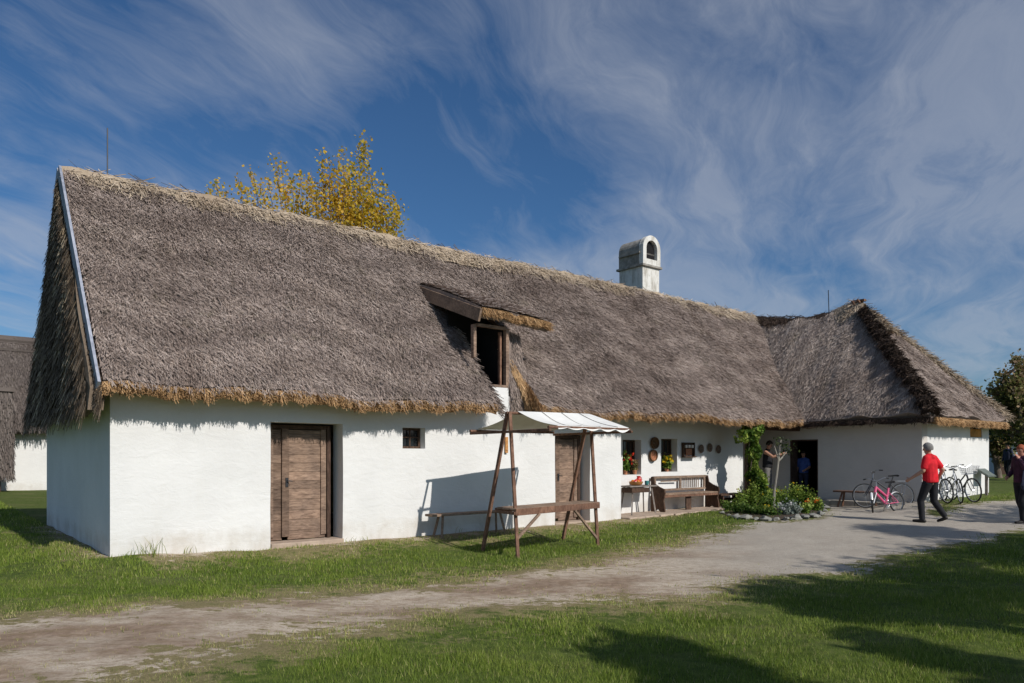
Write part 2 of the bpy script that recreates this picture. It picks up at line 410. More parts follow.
# concrete-grey towards the yard (right), sandy on the left
yard = sst(.3, 3.6, X-.1*Y+.5*fb)
a = me.attributes.new('yard', 'FLOAT', 'POINT'); a.data.foreach_set('value', yard.astype('f'))
def ground_material():
    m, nt, b = new_mat('lawn_and_path')
    v = objvec(nt)
    pa = N(nt, 'ShaderNodeAttribute', attribute_name='path').outputs['Fac']
    ya = N(nt, 'ShaderNodeAttribute', attribute_name='yard').outputs['Fac']
    n1 = noise_tex(nt, 1.1, 8, .68, v); n2 = noise_tex(nt, 9, 8, .7, v); n3 = noise_tex(nt, 55, 5, .75, v)
    n4 = noise_tex(nt, .45, 6, .6, objvec(nt, (1, 2.2, 1), (0, 0, .5)))
    grass = ramp(nt, n2, [(.3, (.038, .060, .013)), (.55, (.090, .118, .026)), (.75, (.165, .165, .055))])
    dry = ramp(nt, n3, [(.3, (.12, .10, .045)), (.6, (.26, .215, .11)), (.8, (.40, .33, .19))])
    sand = ramp(nt, n3, [(.25, (.33, .255, .185)), (.55, (.54, .455, .36)), (.8, (.66, .58, .49))])
    conc = ramp(nt, n3, [(.25, (.25, .215, .175)), (.55, (.43, .385, .325)), (.8, (.54, .49, .43))])
    brown = mixc(nt, ramp(nt, n4, [(.42, (0, 0, 0)), (.56, (1, 1, 1))]), sand, ramp(nt, n2, [(.3, (.17, .115, .078)), (.7, (.38, .28, .205))]))
    brown = mixc(nt, ramp(nt, n1, [(.5, (0, 0, 0)), (.72, (1, 1, 1))]), brown, sand)
    peb = N(nt, 'ShaderNodeTexVoronoi'); peb.inputs['Scale'].default_value = 26; nt.links.new(v, peb.inputs['Vector'])
    pm = math_n(nt, 'MULTIPLY', ramp(nt, peb.outputs['Distance'], [(.10, (1, 1, 1)), (.22, (0, 0, 0))]), ramp(nt, n2, [(.5, (0, 0, 0)), (.62, (1, 1, 1))]))
    conc = mixc(nt, math_n(nt, 'MULTIPLY', ramp(nt, n1, [(.35, (1, 1, 1)), (.6, (0, 0, 0))]), .45), conc, (.29, .25, .205))
    n9 = noise_tex(nt, 5.5, 8, .75, objvec(nt, (1, 2, 1), (0, 0, .5)), .5)
    brown = mixc(nt, math_n(nt, 'MULTIPLY', ramp(nt, n9, [(.47, (0, 0, 0)), (.60, (1, 1, 1))]), .7), brown, (.24, .175, .11))
    conc = mixc(nt, math_n(nt, 'MULTIPLY', ramp(nt, n9, [(.50, (0, 0, 0)), (.66, (1, 1, 1))]), .35), conc, (.25, .215, .18))
    bare = mixc(nt, ya, brown, conc)
    bare = mixc(nt, math_n(nt, 'MULTIPLY', pm, .6), bare, (.52, .47, .40))
    e = math_n(nt, 'ADD', pa, math_n(nt, 'MULTIPLY', math_n(nt, 'SUBTRACT', n1, .5), 2.4))
    e = math_n(nt, 'ADD', e, math_n(nt, 'MULTIPLY', math_n(nt, 'SUBTRACT', n2, .5), 1.5))
    n8 = noise_tex(nt, 3.4, 8, .72, objvec(nt, (1, 1.7, 1), (0, 0, .45)), .6)
    e = math_n(nt, 'ADD', e, math_n(nt, 'MULTIPLY', math_n(nt, 'SUBTRACT', n8, .5), math_n(nt, 'SUBTRACT', 3.6, math_n(nt, 'MULTIPLY', ya, 2.9))))
    f1 = ramp(nt, e, [(0, (0, 0, 0)), (.12, (1, 1, 1))])
    e2 = math_n(nt, 'ADD', e, math_n(nt, 'SUBTRACT', .95, math_n(nt, 'MULTIPLY', ya, .6)))
    f2 = ramp(nt, e2, [(0, (0, 0, 0)), (.5, (1, 1, 1))])
    patch = math_n(nt, 'MULTIPLY', ramp(nt, n4, [(.52, (0, 0, 0)), (.68, (1, 1, 1))]), .35)
    c = mixc(nt, patch, grass, dry)
    c = mixc(nt, f2, c, dry); c = mixc(nt, f1, c, bare)
    nt.links.new(c, b.inputs['Base Color']); b.inputs['Roughness'].default_value = .97
    b.inputs['Specular IOR Level'].default_value = .1
    h = math_n(nt, 'ADD', math_n(nt, 'MULTIPLY', n3, .5), n2)
    bump(nt, b, h, .6, .03)
    return m
tag(link('ground', me, ground_material()), None, None, kind='structure')

# grass blades
def make_grass():
    Vs = []; Ts = []
    for (y0, y1, dens, h, w) in ((4.2, 6.5, 4600, .038, .0055), (6.5, 9.5, 2400, .042, .008), (9.5, 14, 1100, .048, .012), (14, 26, 380, .055, .02)):
        area = (y1**2-y0**2)*.72*1.02; n = int(area*dens)
        yy = np.sqrt(RNG.uniform(y0**2, y1**2, n)); xx = RNG.uniform(-.72, .72, n)*yy
        d = path_value(xx, yy)
        nn = .5*np.sin(xx*2.1+np.sin(yy*1.7)*1.3)+.5*np.sin(yy*3.1+xx*1.3+np.sin(xx*2.9))
        n3_ = np.sin(xx*7.3+2*np.sin(yy*3.7))*np.sin(yy*8.9+1.5*np.sin(xx*5.1))
        e = d+.30*nn+.16*n3_+RNG.normal(0, .16, n)
        u, v = to_local(xx, yy)
        inside = ((u > -.05) & (v > -.06) & (u < 11.2)) | ((u > 11) & (v > -.35)) | ((u > 18.7) & (v > -4.2)) | ((u > 17.3) & (v > -3))
        patch = np.sin(xx*1.9+2.2*np.sin(yy*1.1+.6)+yy*.8)*np.sin(yy*2.7+1.7*np.sin(xx*1.3))
        e = e-np.where(xx < 4.5, .55*np.clip(patch-.35, 0, 1)*(d > -.2), 0)
        keep = (e < -.1) & ~inside
        # tufts straying onto the bare soil
        stray = (e > -.1) & (e < .9) & (RNG.random(n) < .22*(n3_ > .25)+.03) & ~inside & (xx < 4.5)
        keep |= stray
        keep &= RNG.random(n) < np.where(e > -.6, .55+.4*sst(-.1, -.7, e), 1)
        xx, yy, e, nn = xx[keep], yy[keep], e[keep], nn[keep]; n = len(xx)
        zz = ground_z(xx, yy)-.012
        clump = .5+.5*np.sin(xx*5.3+2*np.sin(yy*4.1))*np.sin(yy*6.1+np.sin(xx*3.3))
        hh = h*RNG.uniform(.5, 1.4, n)*(.75+.5*clump)*(1-.5*sst(-.8, 0, e))
        a = RNG.uniform(0, 2*PI, n); lean = hh*RNG.uniform(.1, .9, n); b = RNG.uniform(0, 2*PI, n)
        ww = w*RNG.uniform(.6, 1.2, n)/2
        A = np.stack([xx-np.cos(a)*ww, yy-np.sin(a)*ww, zz], 1); B = np.stack([xx+np.cos(a)*ww, yy+np.sin(a)*ww, zz], 1)
        C = np.stack([xx+np.cos(b)*lean, yy+np.sin(b)*lean, zz+hh+.012], 1)
        Vs.append(np.stack([A, B, C], 1).reshape(-1, 3))
        big = .5+.5*np.sin(xx*1.4+1.3*np.sin(yy*1.9))*np.sin(yy*1.7+np.sin(xx*1.6))
        t = RNG.uniform(.05, .55, n)+.26*big+.14*clump
        t = np.where((RNG.random(n) < .05+.5*sst(-.9, -.1, e)*(xx < 5)+.15*sst(-.7, -.1, e)), RNG.uniform(.85, 1, n), np.clip(t, 0, .82))
        Ts.append(t)
    o = np_mesh('grass', np.concatenate(Vs), 3, np.concatenate(Ts), M['grass'])
    tag(o, 'short green mown grass of the lawn with dry straw patches', 'grass', kind='stuff')
make_grass()
# weeds at the wall foot (stuff)
def make_weeds():
    mb = MB()
    for (px, py, n, h) in ((148, 556, 14, .22), (160, 556, 10, .26), (135, 557, 8, .12), (350, 544, 10, .12), (190, 553, 8, .1), (365, 541, 6, .1), (455, 533, 10, .14), (515, 556, 16, .16), (500, 548, 14, .15)):
        x, y, z = at(px, py)
        for i in range(n):
            x1 = x+random.uniform(-.12, .12); y1 = y+random.uniform(-.06, .06)
            a = random.uniform(0, 6.3); l = h*random.uniform(.5, 1.2)
            mb.tube([(x1, y1, z-.02), (x1+.2*l*math.cos(a), y1+.2*l*math.sin(a), z+.6*l), (x1+.5*l*math.cos(a), y1+.5*l*math.sin(a), z+l)], [.004, .004, .001], 3, random.uniform(.5, 1))
    tag(mb.build('weeds', M['grass']), 'thin grass tufts and weeds along the foot of the white wall', 'weeds', kind='stuff')
make_weeds()

# ================================================================== FARMHOUSE
H = thing('farmhouse', 'long whitewashed farmhouse with steep grey thatched roof, dormer, chimney and hipped wing', 'farmhouse', (O[0], O[1], 0), THETA)

def wall(name, a, b, z0, z1, openings, depth, parent, mat, top=None, flip=1):
    """wall from local (u,v) a to b; openings = (s0,s1,z0,z1); the thickness goes to the left of a->b"""
    a = np.array(a, float); b = np.array(b, float); ln = np.linalg.norm(b-a); d = (b-a)/ln
    nrm = np.array([-d[1], d[0]])*flip
    ss = sorted(set([0, ln]+[o[i] for o in openings for i in (0, 1)])); zs = sorted(set([z0, z1]+[o[i] for o in openings for i in (2, 3)]))
    def fine(L_, st):
        out = []
        for p, q in zip(L_[:-1], L_[1:]):
            k = max(1, int(round((q-p)/st))); out += [p+(q-p)*i/k for i in range(k)]
        return out+[L_[-1]]
    fs = fine(ss, .2); fz = fine(zs, .2)
    mb = MB(); ids = {}
    def vid(i, j, back=0):
        k = (i, j, back)
        if k not in ids:
            s = fs[i]; z = fz[j]; p = a+d*s
            w = noise.noise(Vector((p[0]*.9, p[1]*.9, z*.9)))*.022+noise.noise(Vector((p[0]*2.5, p[1]*2.5+5, z*2.5)))*.010
            edge = 0 if (i in (0, len(fs)-1)) else 1
            q = p+nrm*(w*edge*(0 if back else 1)+depth*back)
            ids[k] = len(mb.v); mb.v.append((q[0], q[1], z))
        return ids[k]
    def is_open(i, j):
        s = (fs[i]+fs[i+1])/2; z = (fz[j]+fz[j+1])/2
        return any(o[0] < s < o[1] and o[2] < z < o[3] for o in openings)
    ni = len(fs)-1; nj = len(fz)-1
    for i in range(ni):
        for j in range(nj):
            op = is_open(i, j)
            if not op:
                mb.f.append((vid(i, j), vid(i+1, j), vid(i+1, j+1), vid(i, j+1)))
                mb.f.append((vid(i, j, 1), vid(i, j+1, 1), vid(i+1, j+1, 1), vid(i+1, j, 1)))
                # reveals and outer ends
                for (di, dj, e0, e1) in ((-1, 0, (i, j), (i, j+1)), (1, 0, (i+1, j+1), (i+1, j)), (0, -1, (i+1, j), (i, j)), (0, 1, (i, j+1), (i+1, j+1))):
                    ii, jj = i+di, j+dj
                    if ii < 0 or jj < 0 or ii >= ni or jj >= nj or is_open(ii, jj):
                        mb.f.append((vid(*e0), vid(*e1), vid(*e1, 1), vid(*e0, 1)))
    mb.t = [.5]*len(mb.f)
    return mb.build(name, mat, parent, smooth=True)

WT = 2.75
u_d1a, _ = on_wall(270.5, 500, 0); u_d1b, _ = on_wall(343, 500, 0)
u_w1a, zw1b = on_wall(402.5, 448.5, 0); u_w1b, zw1t = on_wall(425, 428, 0)
u_d2a, _ = on_wall(555, 500, 0); u_d2b, _ = on_wall(590, 500, 0)
U1 = on_wall(621, 500, 0)[0]
DEP = .40
front_open = [(u_d1a, u_d1b, -.4, 2.06), (u_w1a, u_w1b, zw1b, zw1t), (u_d2a, u_d2b, -.4, 1.98)]
wall('front_wall', (0, 0), (U1, 0), -.4, WT, front_open, DEP, H, M['plaster'])
wall('gable_wall', (0, 6.5), (0, DEP), -.4, WT, [], .4, H, M['plaster'])
wall('recess_side_wall', (U1-.01, 1.1), (U1-.01, DEP+.003), -.4, WT, [], .38, H, M['plaster'], flip=-1)
wa = [on_wall(622.5, 475, .7), on_wall(641, 440, .7)]; wb = [on_wall(661, 472, .7), on_wall(677.5, 439, .7)]
U2 = 17.35
rec_open = [(wa[0][0]-U1, wa[1][0]-U1, wa[0][1], wa[1][1]), (wb[0][0]-U1, wb[1][0]-U1, wb[0][1], wb[1][1])]
wall('recessed_wall', (U1, .7), (U2, .7), -.4, 3.7, rec_open, .35, H, M['plaster'])
wall('porch_back_wall', (U2+.3, 2.1), (19.2, 2.1), -.4, 3.9, [], .3, H, M['plaster_bounce'])
wall('porch_side_wall', (U2, 1.06), (U2, 2.5), -.4, 3.9, [], .3, H, M['plaster'], flip=-1)
# wing: left wall (with doorway), lit front wall
WU = 19.2; WV = -3.69; WE = 24.2
lv = lambda v: 2.5-v
wall('wing_side_wall', (WU, 2.5), (WU, WV), -.3, 2.75, [(2.5-.23, 2.5+.70, .17, 1.98)], .35, H, M['plaster_bounce'])
uo0, zo0 = on_wall(970, 437, WV); uo1, zo1 = on_wall(982, 423, WV)
wall('wing_front_wall', (WU+.352, WV), (WE, WV), -.3, 2.75, [(uo0-WU-.352, uo1-WU-.352, zo0, zo1)], .35, H, M['plaster'])
mb = MB(); mb.box(((WE-.18), 2.5, 1.2), (.35, 11.6, 3.0)); mb.box((12, 6.4, 1.2), (24, .3, 3.0)); mb.build('rear_wall', M['plaster'], H)
# floors inside, ledge, kerb
mb = MB(); mb.box((21.6, -.6, .14), (4.4, 5.6, .06)); mb.box((18.2, .9, .12), (1.95, 2.6, .10)); mb.build('porch_floor', M['slab'], H)
mb = MB()
for i in range(22):
    u = U1+.02+i*.285
    mb.box((u+.14, .22+random.uniform(-.02, .02), -.08+.008*i/4+random.uniform(-.004, .004)), (.289, .98+random.uniform(-.06, .06), .14))
mb.build('earthen_ledge', M['earth'], H, bevel=.02)
mb = MB()
v = WV-.12
while v < 1.2:
    w = random.uniform(.5, .75); mb.box((WU-.2, v+w/2, .05+random.uniform(-.008, .008)), (.42, w-.012, .24)); v += w
mb.build('kerb_step', M['slab'], H, bevel=.015)

# ---- doors
def plank_door(name, u0, u1, z0, z1, v, parent, nplank, leaf_dark=False):
    f = MB(); fw = .07
    f.box((u0+fw/2, v, (z0+z1)/2), (fw, .14, z1-z0)); f.box((u1-fw/2, v, (z0+z1)/2), (fw, .14, z1-z0)); f.box(((u0+u1)/2, v, z1-fw/2), (u1-u0-2*fw-.004, .13, fw))
    fr = f.build('door_frame', M['wood_frame'], parent, bevel=.006)
    d = MB(); a = u0+fw+.01; b = u1-fw-.01; split = a+(b-a)*.27
    zz = z0+.006
    while zz < z1-fw-.02:                       # right leaf: horizontal planks
        h = min(random.uniform(.14, .2), z1-fw-.012-zz)
        d.box(((split+b)/2+.02, v+random.uniform(-.004, .004), zz+h/2), (b-split-.06, .035, h-.004), tint=.35+.6*random.random())
        d.box(((a+split)/2-.03, v+.01+random.uniform(-.004, .004), zz+h/2), (split-a-.04, .035, h-.004), tint=.1+.5*random.random())
        zz += h
    d.box((split, v-.028, (z0+z1)/2), (.13, .05, z1-z0-fw-.06), tint=.2); d.box((b-.05, v-.028, (z0+z1)/2), (.10, .04, z1-z0-fw-.06))
    d.box((a+.035, v-.02, (z0+z1)/2), (.07, .03, z1-z0-fw-.06))
    dr = d.build(name, M['wood_door'], parent, bevel=.004)
    h = MB(); h.box((split+.02, v-.062, z0+1.02), (.05, .012, .16)); h.tube([(split+.02, v-.065, z0+1.05), (split+.02, v-.11, z0+1.05), (split+.10, v-.11, z0+1.04)], .009, 6)
    h.build('door_handle', M['wire'], dr)
    return dr
plank_door('plank_door', u_d1a+.015, u_d1a+1.22 if u_d1a+1.3 < u_d1b+.3 else u_d1b, 0.0, 2.03, .33, H, 9)
mb = MB(); mb.box(((u_d1a+u_d1b)/2, .16, -.07), (u_d1b-u_d1a-.004, .42, .13)); mb.build('door_step', M['earth'], H, bevel=.015)
plank_door('narrow_plank_door', u_d2a+.015, u_d2b-.06, -.03, 1.95, .33, H, 8)
mb = MB(); mb.box(((u_d2a+u_d2b)/2, .18, -.10), (u_d2b-u_d2a-.004, .42, .13)); mb.build('door_step', M['earth'], H, bevel=.015)
# wing door frame (open doorway, deepened so dark wood hides the pale reveals)
mb = MB(); mb.box((WU+.20, .23-.02, 1.07), (.38, .035, 1.80)); mb.box((WU+.20, -.70+.02, 1.07), (.38, .035, 1.80)); mb.box((WU+.20, -.235, 1.958), (.38, .87, .04))
mb.build('open_door_frame', M['wood_frame'], H)
mb = MB()   # near-black panels paint the dimness of the room behind the doorway
mb.box((WE-1.2, -.6, 1.3), (.05, 5.4, 2.6)); mb.box((21.4, 2.2, 1.3), (3.6, .05, 2.6)); mb.box((21.4, -3.2, 1.3), (3.6, .05, 2.6)); mb.box((21.4, -.6, 2.7), (4.0, 5.6, .05))
mb.build('room_dark_panel', M['dark'], H)

# ---- windows
def window(name, u0, u1, z0, z1, v, parent, bars, frame_mat, fw=.04, label=None):
    f = MB()
    f.box((u0+fw/2, v, (z0+z1)/2), (fw, .06, z1-z0)); f.box((u1-fw/2, v, (z0+z1)/2), (fw, .06, z1-z0))
    f.box(((u0+u1)/2, v, z1-fw/2), (u1-u0-2*fw-.003, .055, fw)); f.box(((u0+u1)/2, v, z0+fw/2), (u1-u0-2*fw-.003, .055, fw))
    fr = f.build(name, frame_mat, parent)
    g = MB(); g.box(((u0+u1)/2, v+.015, (z0+z1)/2), (u1-u0-fw, .01, z1-z0-fw)); g.build('pane', M['glass'], fr)
    b = MB()
    for i in range(bars):
        uu = u0+(u1-u0)*(i+1)/(bars+1); b.bar((uu, v-.045, z0+.01), (uu, v-.045, z1-.01), .022, .022)
    b.bar((u0+.01, v-.01, z0+(z1-z0)*.55), (u1-.01, v-.01, z0+(z1-z0)*.55), .02, .025)
    b.build('window_bar', frame_mat, fr)
    return fr
window('small_window', u_w1a+.005, u_w1b-.005, zw1b+.005, zw1t-.005, .20, H, 1, M['wood_dark'])
window('window', wa[0][0]+.005, wa[1][0]-.005, wa[0][1]+.005, wa[1][1]-.005, .7+.24, H, 3, M['wood_dark'])
window('window', wb[0][0]+.005, wb[1][0]-.005, wb[0][1]+.005, wb[1][1]-.005, .7+.24, H, 3, M['wood_dark'])
fr = window('attic_shutter_window', uo0+.01, uo1-.01, zo0+.01, zo1-.01, WV+.12, H, 1, M['wood_dark'])
mb = MB(); mb.box(((uo0+uo1)/2, WV+.03, zo0+.13), (uo1-uo0-.03, .03, .24)); mb.build('shutter_board', M['orange_board'], fr)

# ---- roof surfaces
def wob(u, v):
    return .035*np.sin(1.1*u+.7*v)+.025*np.sin(2.3*u-1.3*v+1)+.018*np.sin(4.1*u+2.2*v+2)+.012*np.sin(7.3*u-3.1*v)
ZE = 2.56
def z_main(u, v): return ZE+(v+.45)*1.105+wob(u, v)+.05*np.sin(u*.5+.4)*sst(-.4, 1.5, v)
def z_wl(u, v): return ZE+(u-18.7)*1.225+wob(v*1.3+5, u)*1.5+.10*np.sin((u-18.7)*1.0)
def z_wf(u, v): return ZE+(v+4.12)*1.115+wob(u*1.2+2, v)*1.5+.10*np.sin((v+4.12)*.95)
def z_wr(u, v): return ZE+(24.48-u)*1.30+wob(v, u)
def valley(v): return 18.7+(v+.45)*.87
def hip_v(u): return -4.12+(u-18.7)*1.13

def grid_slab(rows, n, thick, mask=None):
    """rows: list of lists of points; solid slab of that sheet going 'thick' along -n"""
    mb = MB(); nr = len(rows); nc = len(rows[0]); n = Vector(n).normalized()
    top = [[None]*nc for _ in rows]; bot = [[None]*nc for _ in rows]
    for i in range(nr):
        for j in range(nc):
            p = Vector(rows[i][j]); top[i][j] = len(mb.v); mb.v.append(tuple(p)); bot[i][j] = len(mb.v); mb.v.append(tuple(p-n*thick))
    ok = lambda i, j: 0 <= i < nr-1 and 0 <= j < nc-1 and (mask is None or mask(i, j))
    for i in range(nr-1):
        for j in range(nc-1):
            if not ok(i, j): continue
            mb.f.append((top[i][j], top[i][j+1], top[i+1][j+1], top[i+1][j]))
            mb.f.append((bot[i][j], bot[i+1][j], bot[i+1][j+1], bot[i][j+1]))
            for (ii, jj, a, b) in ((i-1, j, (i, j), (i, j+1)), (i+1, j, (i+1, j+1), (i+1, j)), (i, j-1, (i+1, j), (i, j)), (i, j+1, (i, j+1), (i+1, j+1))):
                if not ok(ii, jj): mb.f.append((top[b[0]][b[1]], top[a[0]][a[1]], bot[a[0]][a[1]], bot[b[0]][b[1]]))
    mb.t = [.3]*len(mb.f)
    return mb
TH = .26
DU0, DU1, DV = 6.94, 8.11, 2.25       # dormer gap in the main slope
vs_ = list(np.linspace(-.45, 3.25, 20)); vs_[int(np.argmin([abs(x-DV) for x in vs_]))] = DV
us_a = sorted(set(list(np.arange(-.17, 9.01, .25))+[DU0, DU1])); us_a = [x for x in us_a if x in (DU0, DU1) or min(abs(x-DU0), abs(x-DU1)) > .1]
rows = []
for v in vs_:
    fr_ = [(u) for u in us_a]; e = float(valley(v))+.35
    k = 44; fr_ += [us_a[-1]+(e-us_a[-1])*(q+1)/k for q in range(k)]
    rows.append([(u, v, float(z_main(u, v))) for u in fr_])
ncut = us_a.index(DU0), us_a.index(DU1); rcut = vs_.index(DV)
main_mb = grid_slab(rows, (0, -1.105, 1), TH, lambda i, j: not (ncut[0] <= j < ncut[1] and i < rcut))
def scatter(n, zf, grad, sampler, ln=(.09, .22), w=(.006, .014), lift=.05, jit=.36, up=.012):
    u, v = sampler(n); z = zf(u, v)
    g = np.array(grad, float); down = -np.array([g[0], g[1], g[0]**2+g[1]**2]); down /= np.linalg.norm(down)
    nr = np.array([-g[0], -g[1], 1.]); nr /= np.linalg.norm(nr)
    m = len(u); P = np.stack([u, v, z], 1)+nr*up
    # combed direction drifts slowly over the slope
    side = np.cross(nr, down); drift = .12*np.sin(u*.9+v*.8)+.08*np.sin(u*2.3-v*1.7)
    D = unit(down[None]+side[None]*(RNG.normal(0, jit, (m, 1))+drift[:, None])); Nn = np.repeat(nr[None], m, 0)
    tint = np.clip(RNG.beta(2.2, 2.2, m)+.12*np.sin(v*9+np.sin(u*1.5)*2), 0, 1)
    return strands(P, D, Nn, RNG.uniform(*ln, m), RNG.uniform(*w, m), lift), tint
def s_main(n):
    v = RNG.uniform(-.36, 3.2, n); fr0 = RNG.random(n) < .012; v = np.where(fr0, RNG.uniform(-.50, -.40, n), v); u = RNG.uniform(-.16, 22.6, n)
    k = (u < valley(v)+.1) & ~((u > DU0-.02) & (u < DU1+.02) & (v < DV))
    return u[k], v[k]
V_, T_ = scatter(230000, z_main, (0, 1.105), s_main); join_np(main_mb, V_, 4, T_)
# the rear slope closes the house
rb = grid_slab([[(u, v, ZE+(6.95-v)*1.105) for u in np.linspace(-.2, 22, 12)] for v in (3.25, 6.95)], (0, 1.105, 1), TH); o = len(main_mb.v)
main_mb.v += rb.v; main_mb.f += [tuple(i+o for i in f) for f in rb.f]; main_mb.t += rb.t
main_mb.build('thatched_roof', M['thatch'], H)

# eave: golden cut straw
def eave(p0, p1, out, n, name, mat, zoff=None, hgt=.25, dens=1.0, dark=False, gap=None, parent=H):
    """p0,p1 local (u,v) along the roof edge; out = outward unit (u,v)"""
    p0 = np.array(p0, float); p1 = np.array(p1, float); out = np.array(out, float); ln = np.linalg.norm(p1-p0); d = (p1-p0)/ln
    mb = MB(); k = max(4, int(ln/.12)); sec = []
    for i in range(k+1):
        s = ln*i/k; q = p0+d*s; z = (zoff(q) if zoff else ZE)
        w = .02*math.sin(s*5)+.015*math.sin(s*11+1)
        a = q+out*(.0+w); b = q-out*(.03)+out*w; c = q-out*.50
        sec.append([(a[0], a[1], z-.03), (b[0], b[1], z-hgt+.02+w), (c[0], c[1], z-hgt+.10), (c[0], c[1], z+.12)])
    for i in range(k):
        A, B = sec[i], sec[i+1]
        mb.add(A+B, [(0, 1, 5, 4), (1, 2, 6, 5), (2, 3, 7, 6)], .15)
    mb.add(sec[0], [(0, 1, 2, 3)], .2); mb.add(sec[-1], [(3, 2, 1, 0)], .2)
    n = int(n*ln*dens); s = RNG.uniform(0, ln, n); r = RNG.random(n)
    zz = np.array([zoff(p0+d*x) if zoff else ZE for x in s]) if zoff else np.full(n, ZE)
    inn = RNG.uniform(-.03, .30, n)**1*np.where(RNG.random(n) < .6, .25, 1)
    w = .02*np.sin(s*5)+.015*np.sin(s*11+1)
    P = np.stack([p0[0]+d[0]*s-out[0]*(inn-w), p0[1]+d[1]*s-out[1]*(inn-w), zz-.03-hgt*.68*r+inn*.1], 1)
    D = np.stack([out[0]*.45+d[0]*RNG.normal(0, .45, n), out[1]*.45+d[1]*RNG.normal(0, .45, n), -np.abs(RNG.normal(.9, .35, n))], 1); D = unit(D)
    clump = .6+.4*np.sin(s*17+np.sin(s*5)*2)
    V = strands(P, D, np.repeat(np.array([[out[0], out[1], .2]]), n, 0), RNG.uniform(.04, .13, n)*clump+.02, RNG.uniform(.006, .013, n), .03)
    join_np(mb, V, 4, np.clip(RNG.beta(2, 2, n)*(.55+.6*(1-r)), 0, 1))
    return mb.build(name, mat, parent)
zm = lambda q: float(z_main(q[0], -.45))-.0
eave((-.2, -.49), (DU0, -.49), (0, -1), 1300, 'eave_straw', M['gold'], zm, .23)
eave((DU1, -.49), (18.75, -.49), (0, -1), 1200, 'eave_straw', M['gold'], zm, .23)
# pale ridge cap
def ridge_cap(pts, name, mat, n, halfw=.42, drop=1.1, parent=H, thick=.10, axis=None, lnr=(.12, .45)):
    mb = MB(); pts = [Vector(p) for p in pts]; segs = []
    prof = [(-halfw, -halfw*drop-.0), (-halfw*.5, -halfw*.5*drop+thick*.9), (-.06, thick), (.06, thick), (halfw*.5, -halfw*.5*drop+thick*.9), (halfw, -halfw*drop-.0)]
    cum = [0]
    for a, b in zip(pts[:-1], pts[1:]): cum.append(cum[-1]+(b-a).length)
    k = int(cum[-1]/.2)+2
    def P(s):
        for i in range(len(pts)-1):
            if s <= cum[i+1] or i == len(pts)-2:
                t = (s-cum[i])/(cum[i+1]-cum[i]); return pts[i].lerp(pts[i+1], t), (pts[i+1]-pts[i]).normalized()
    for i in range(k+1):
        s = cum[-1]*i/k; p, d = P(s); sd = Vector((d.y, -d.x, 0)).normalized()
        w = .025*math.sin(s*3.1)+.02*math.sin(s*7.7); segs.append([tuple(p+sd*x+Vector((0, 0, z+w))) for x, z in prof])
    for i in range(k):
        mb.add(segs[i]+segs[i+1], [(j, j+1, j+7, j+6) for j in range(5)], .45)
    S_ = RNG.uniform(.25 if cum[-1] > 10 else 0, cum[-1], n); X_ = RNG.uniform(-1, 1, n)
    PP = np.zeros((n, 3)); DD = np.zeros((n, 3)); NN = np.zeros((n, 3))
    for i in range(n):
        p, d = P(S_[i]); sd = Vector((d.y, -d.x, 0)).normalized(); x = X_[i]; sg = 1 if x > 0 else -1
        along = RNG.random() < .5
        z = thick*(1-abs(x)**2)-abs(x)*halfw*drop*(.93)+.02
        PP[i] = p+sd*(x*halfw)+Vector((0, 0, z+.03)); nn = Vector((0, 0, 1))+sd*sg*.8; NN[i] = nn.normalized()
        dn = (sd*sg-Vector((0, 0, drop))).normalized()
        dd = (d*(1 if RNG.random() < .5 else -1)+dn*RNG.normal(0, .35)) if along else (dn+d*RNG.normal(0, .35))
        DD[i] = dd.normalized()
    V = strands(PP, DD, NN, RNG.uniform(*lnr, n)*.7, RNG.uniform(.010, .024, n), .03)
    join_np(mb, V, 4, np.clip(RNG.beta(2.5, 1.8, n), 0, 1)); return mb.build(name, mat, parent)
ridge_pts = [(-.22, 3.25, 6.63), (3, 3.25, 6.66), (8, 3.25, 6.62), (13, 3.25, 6.66), (18, 3.25, 6.60), (21.9, 3.25, 6.60)]
ridge_cap(ridge_pts, 'ridge_straw', M['ridge'], 9000, .30, 1.1, thick=.08)

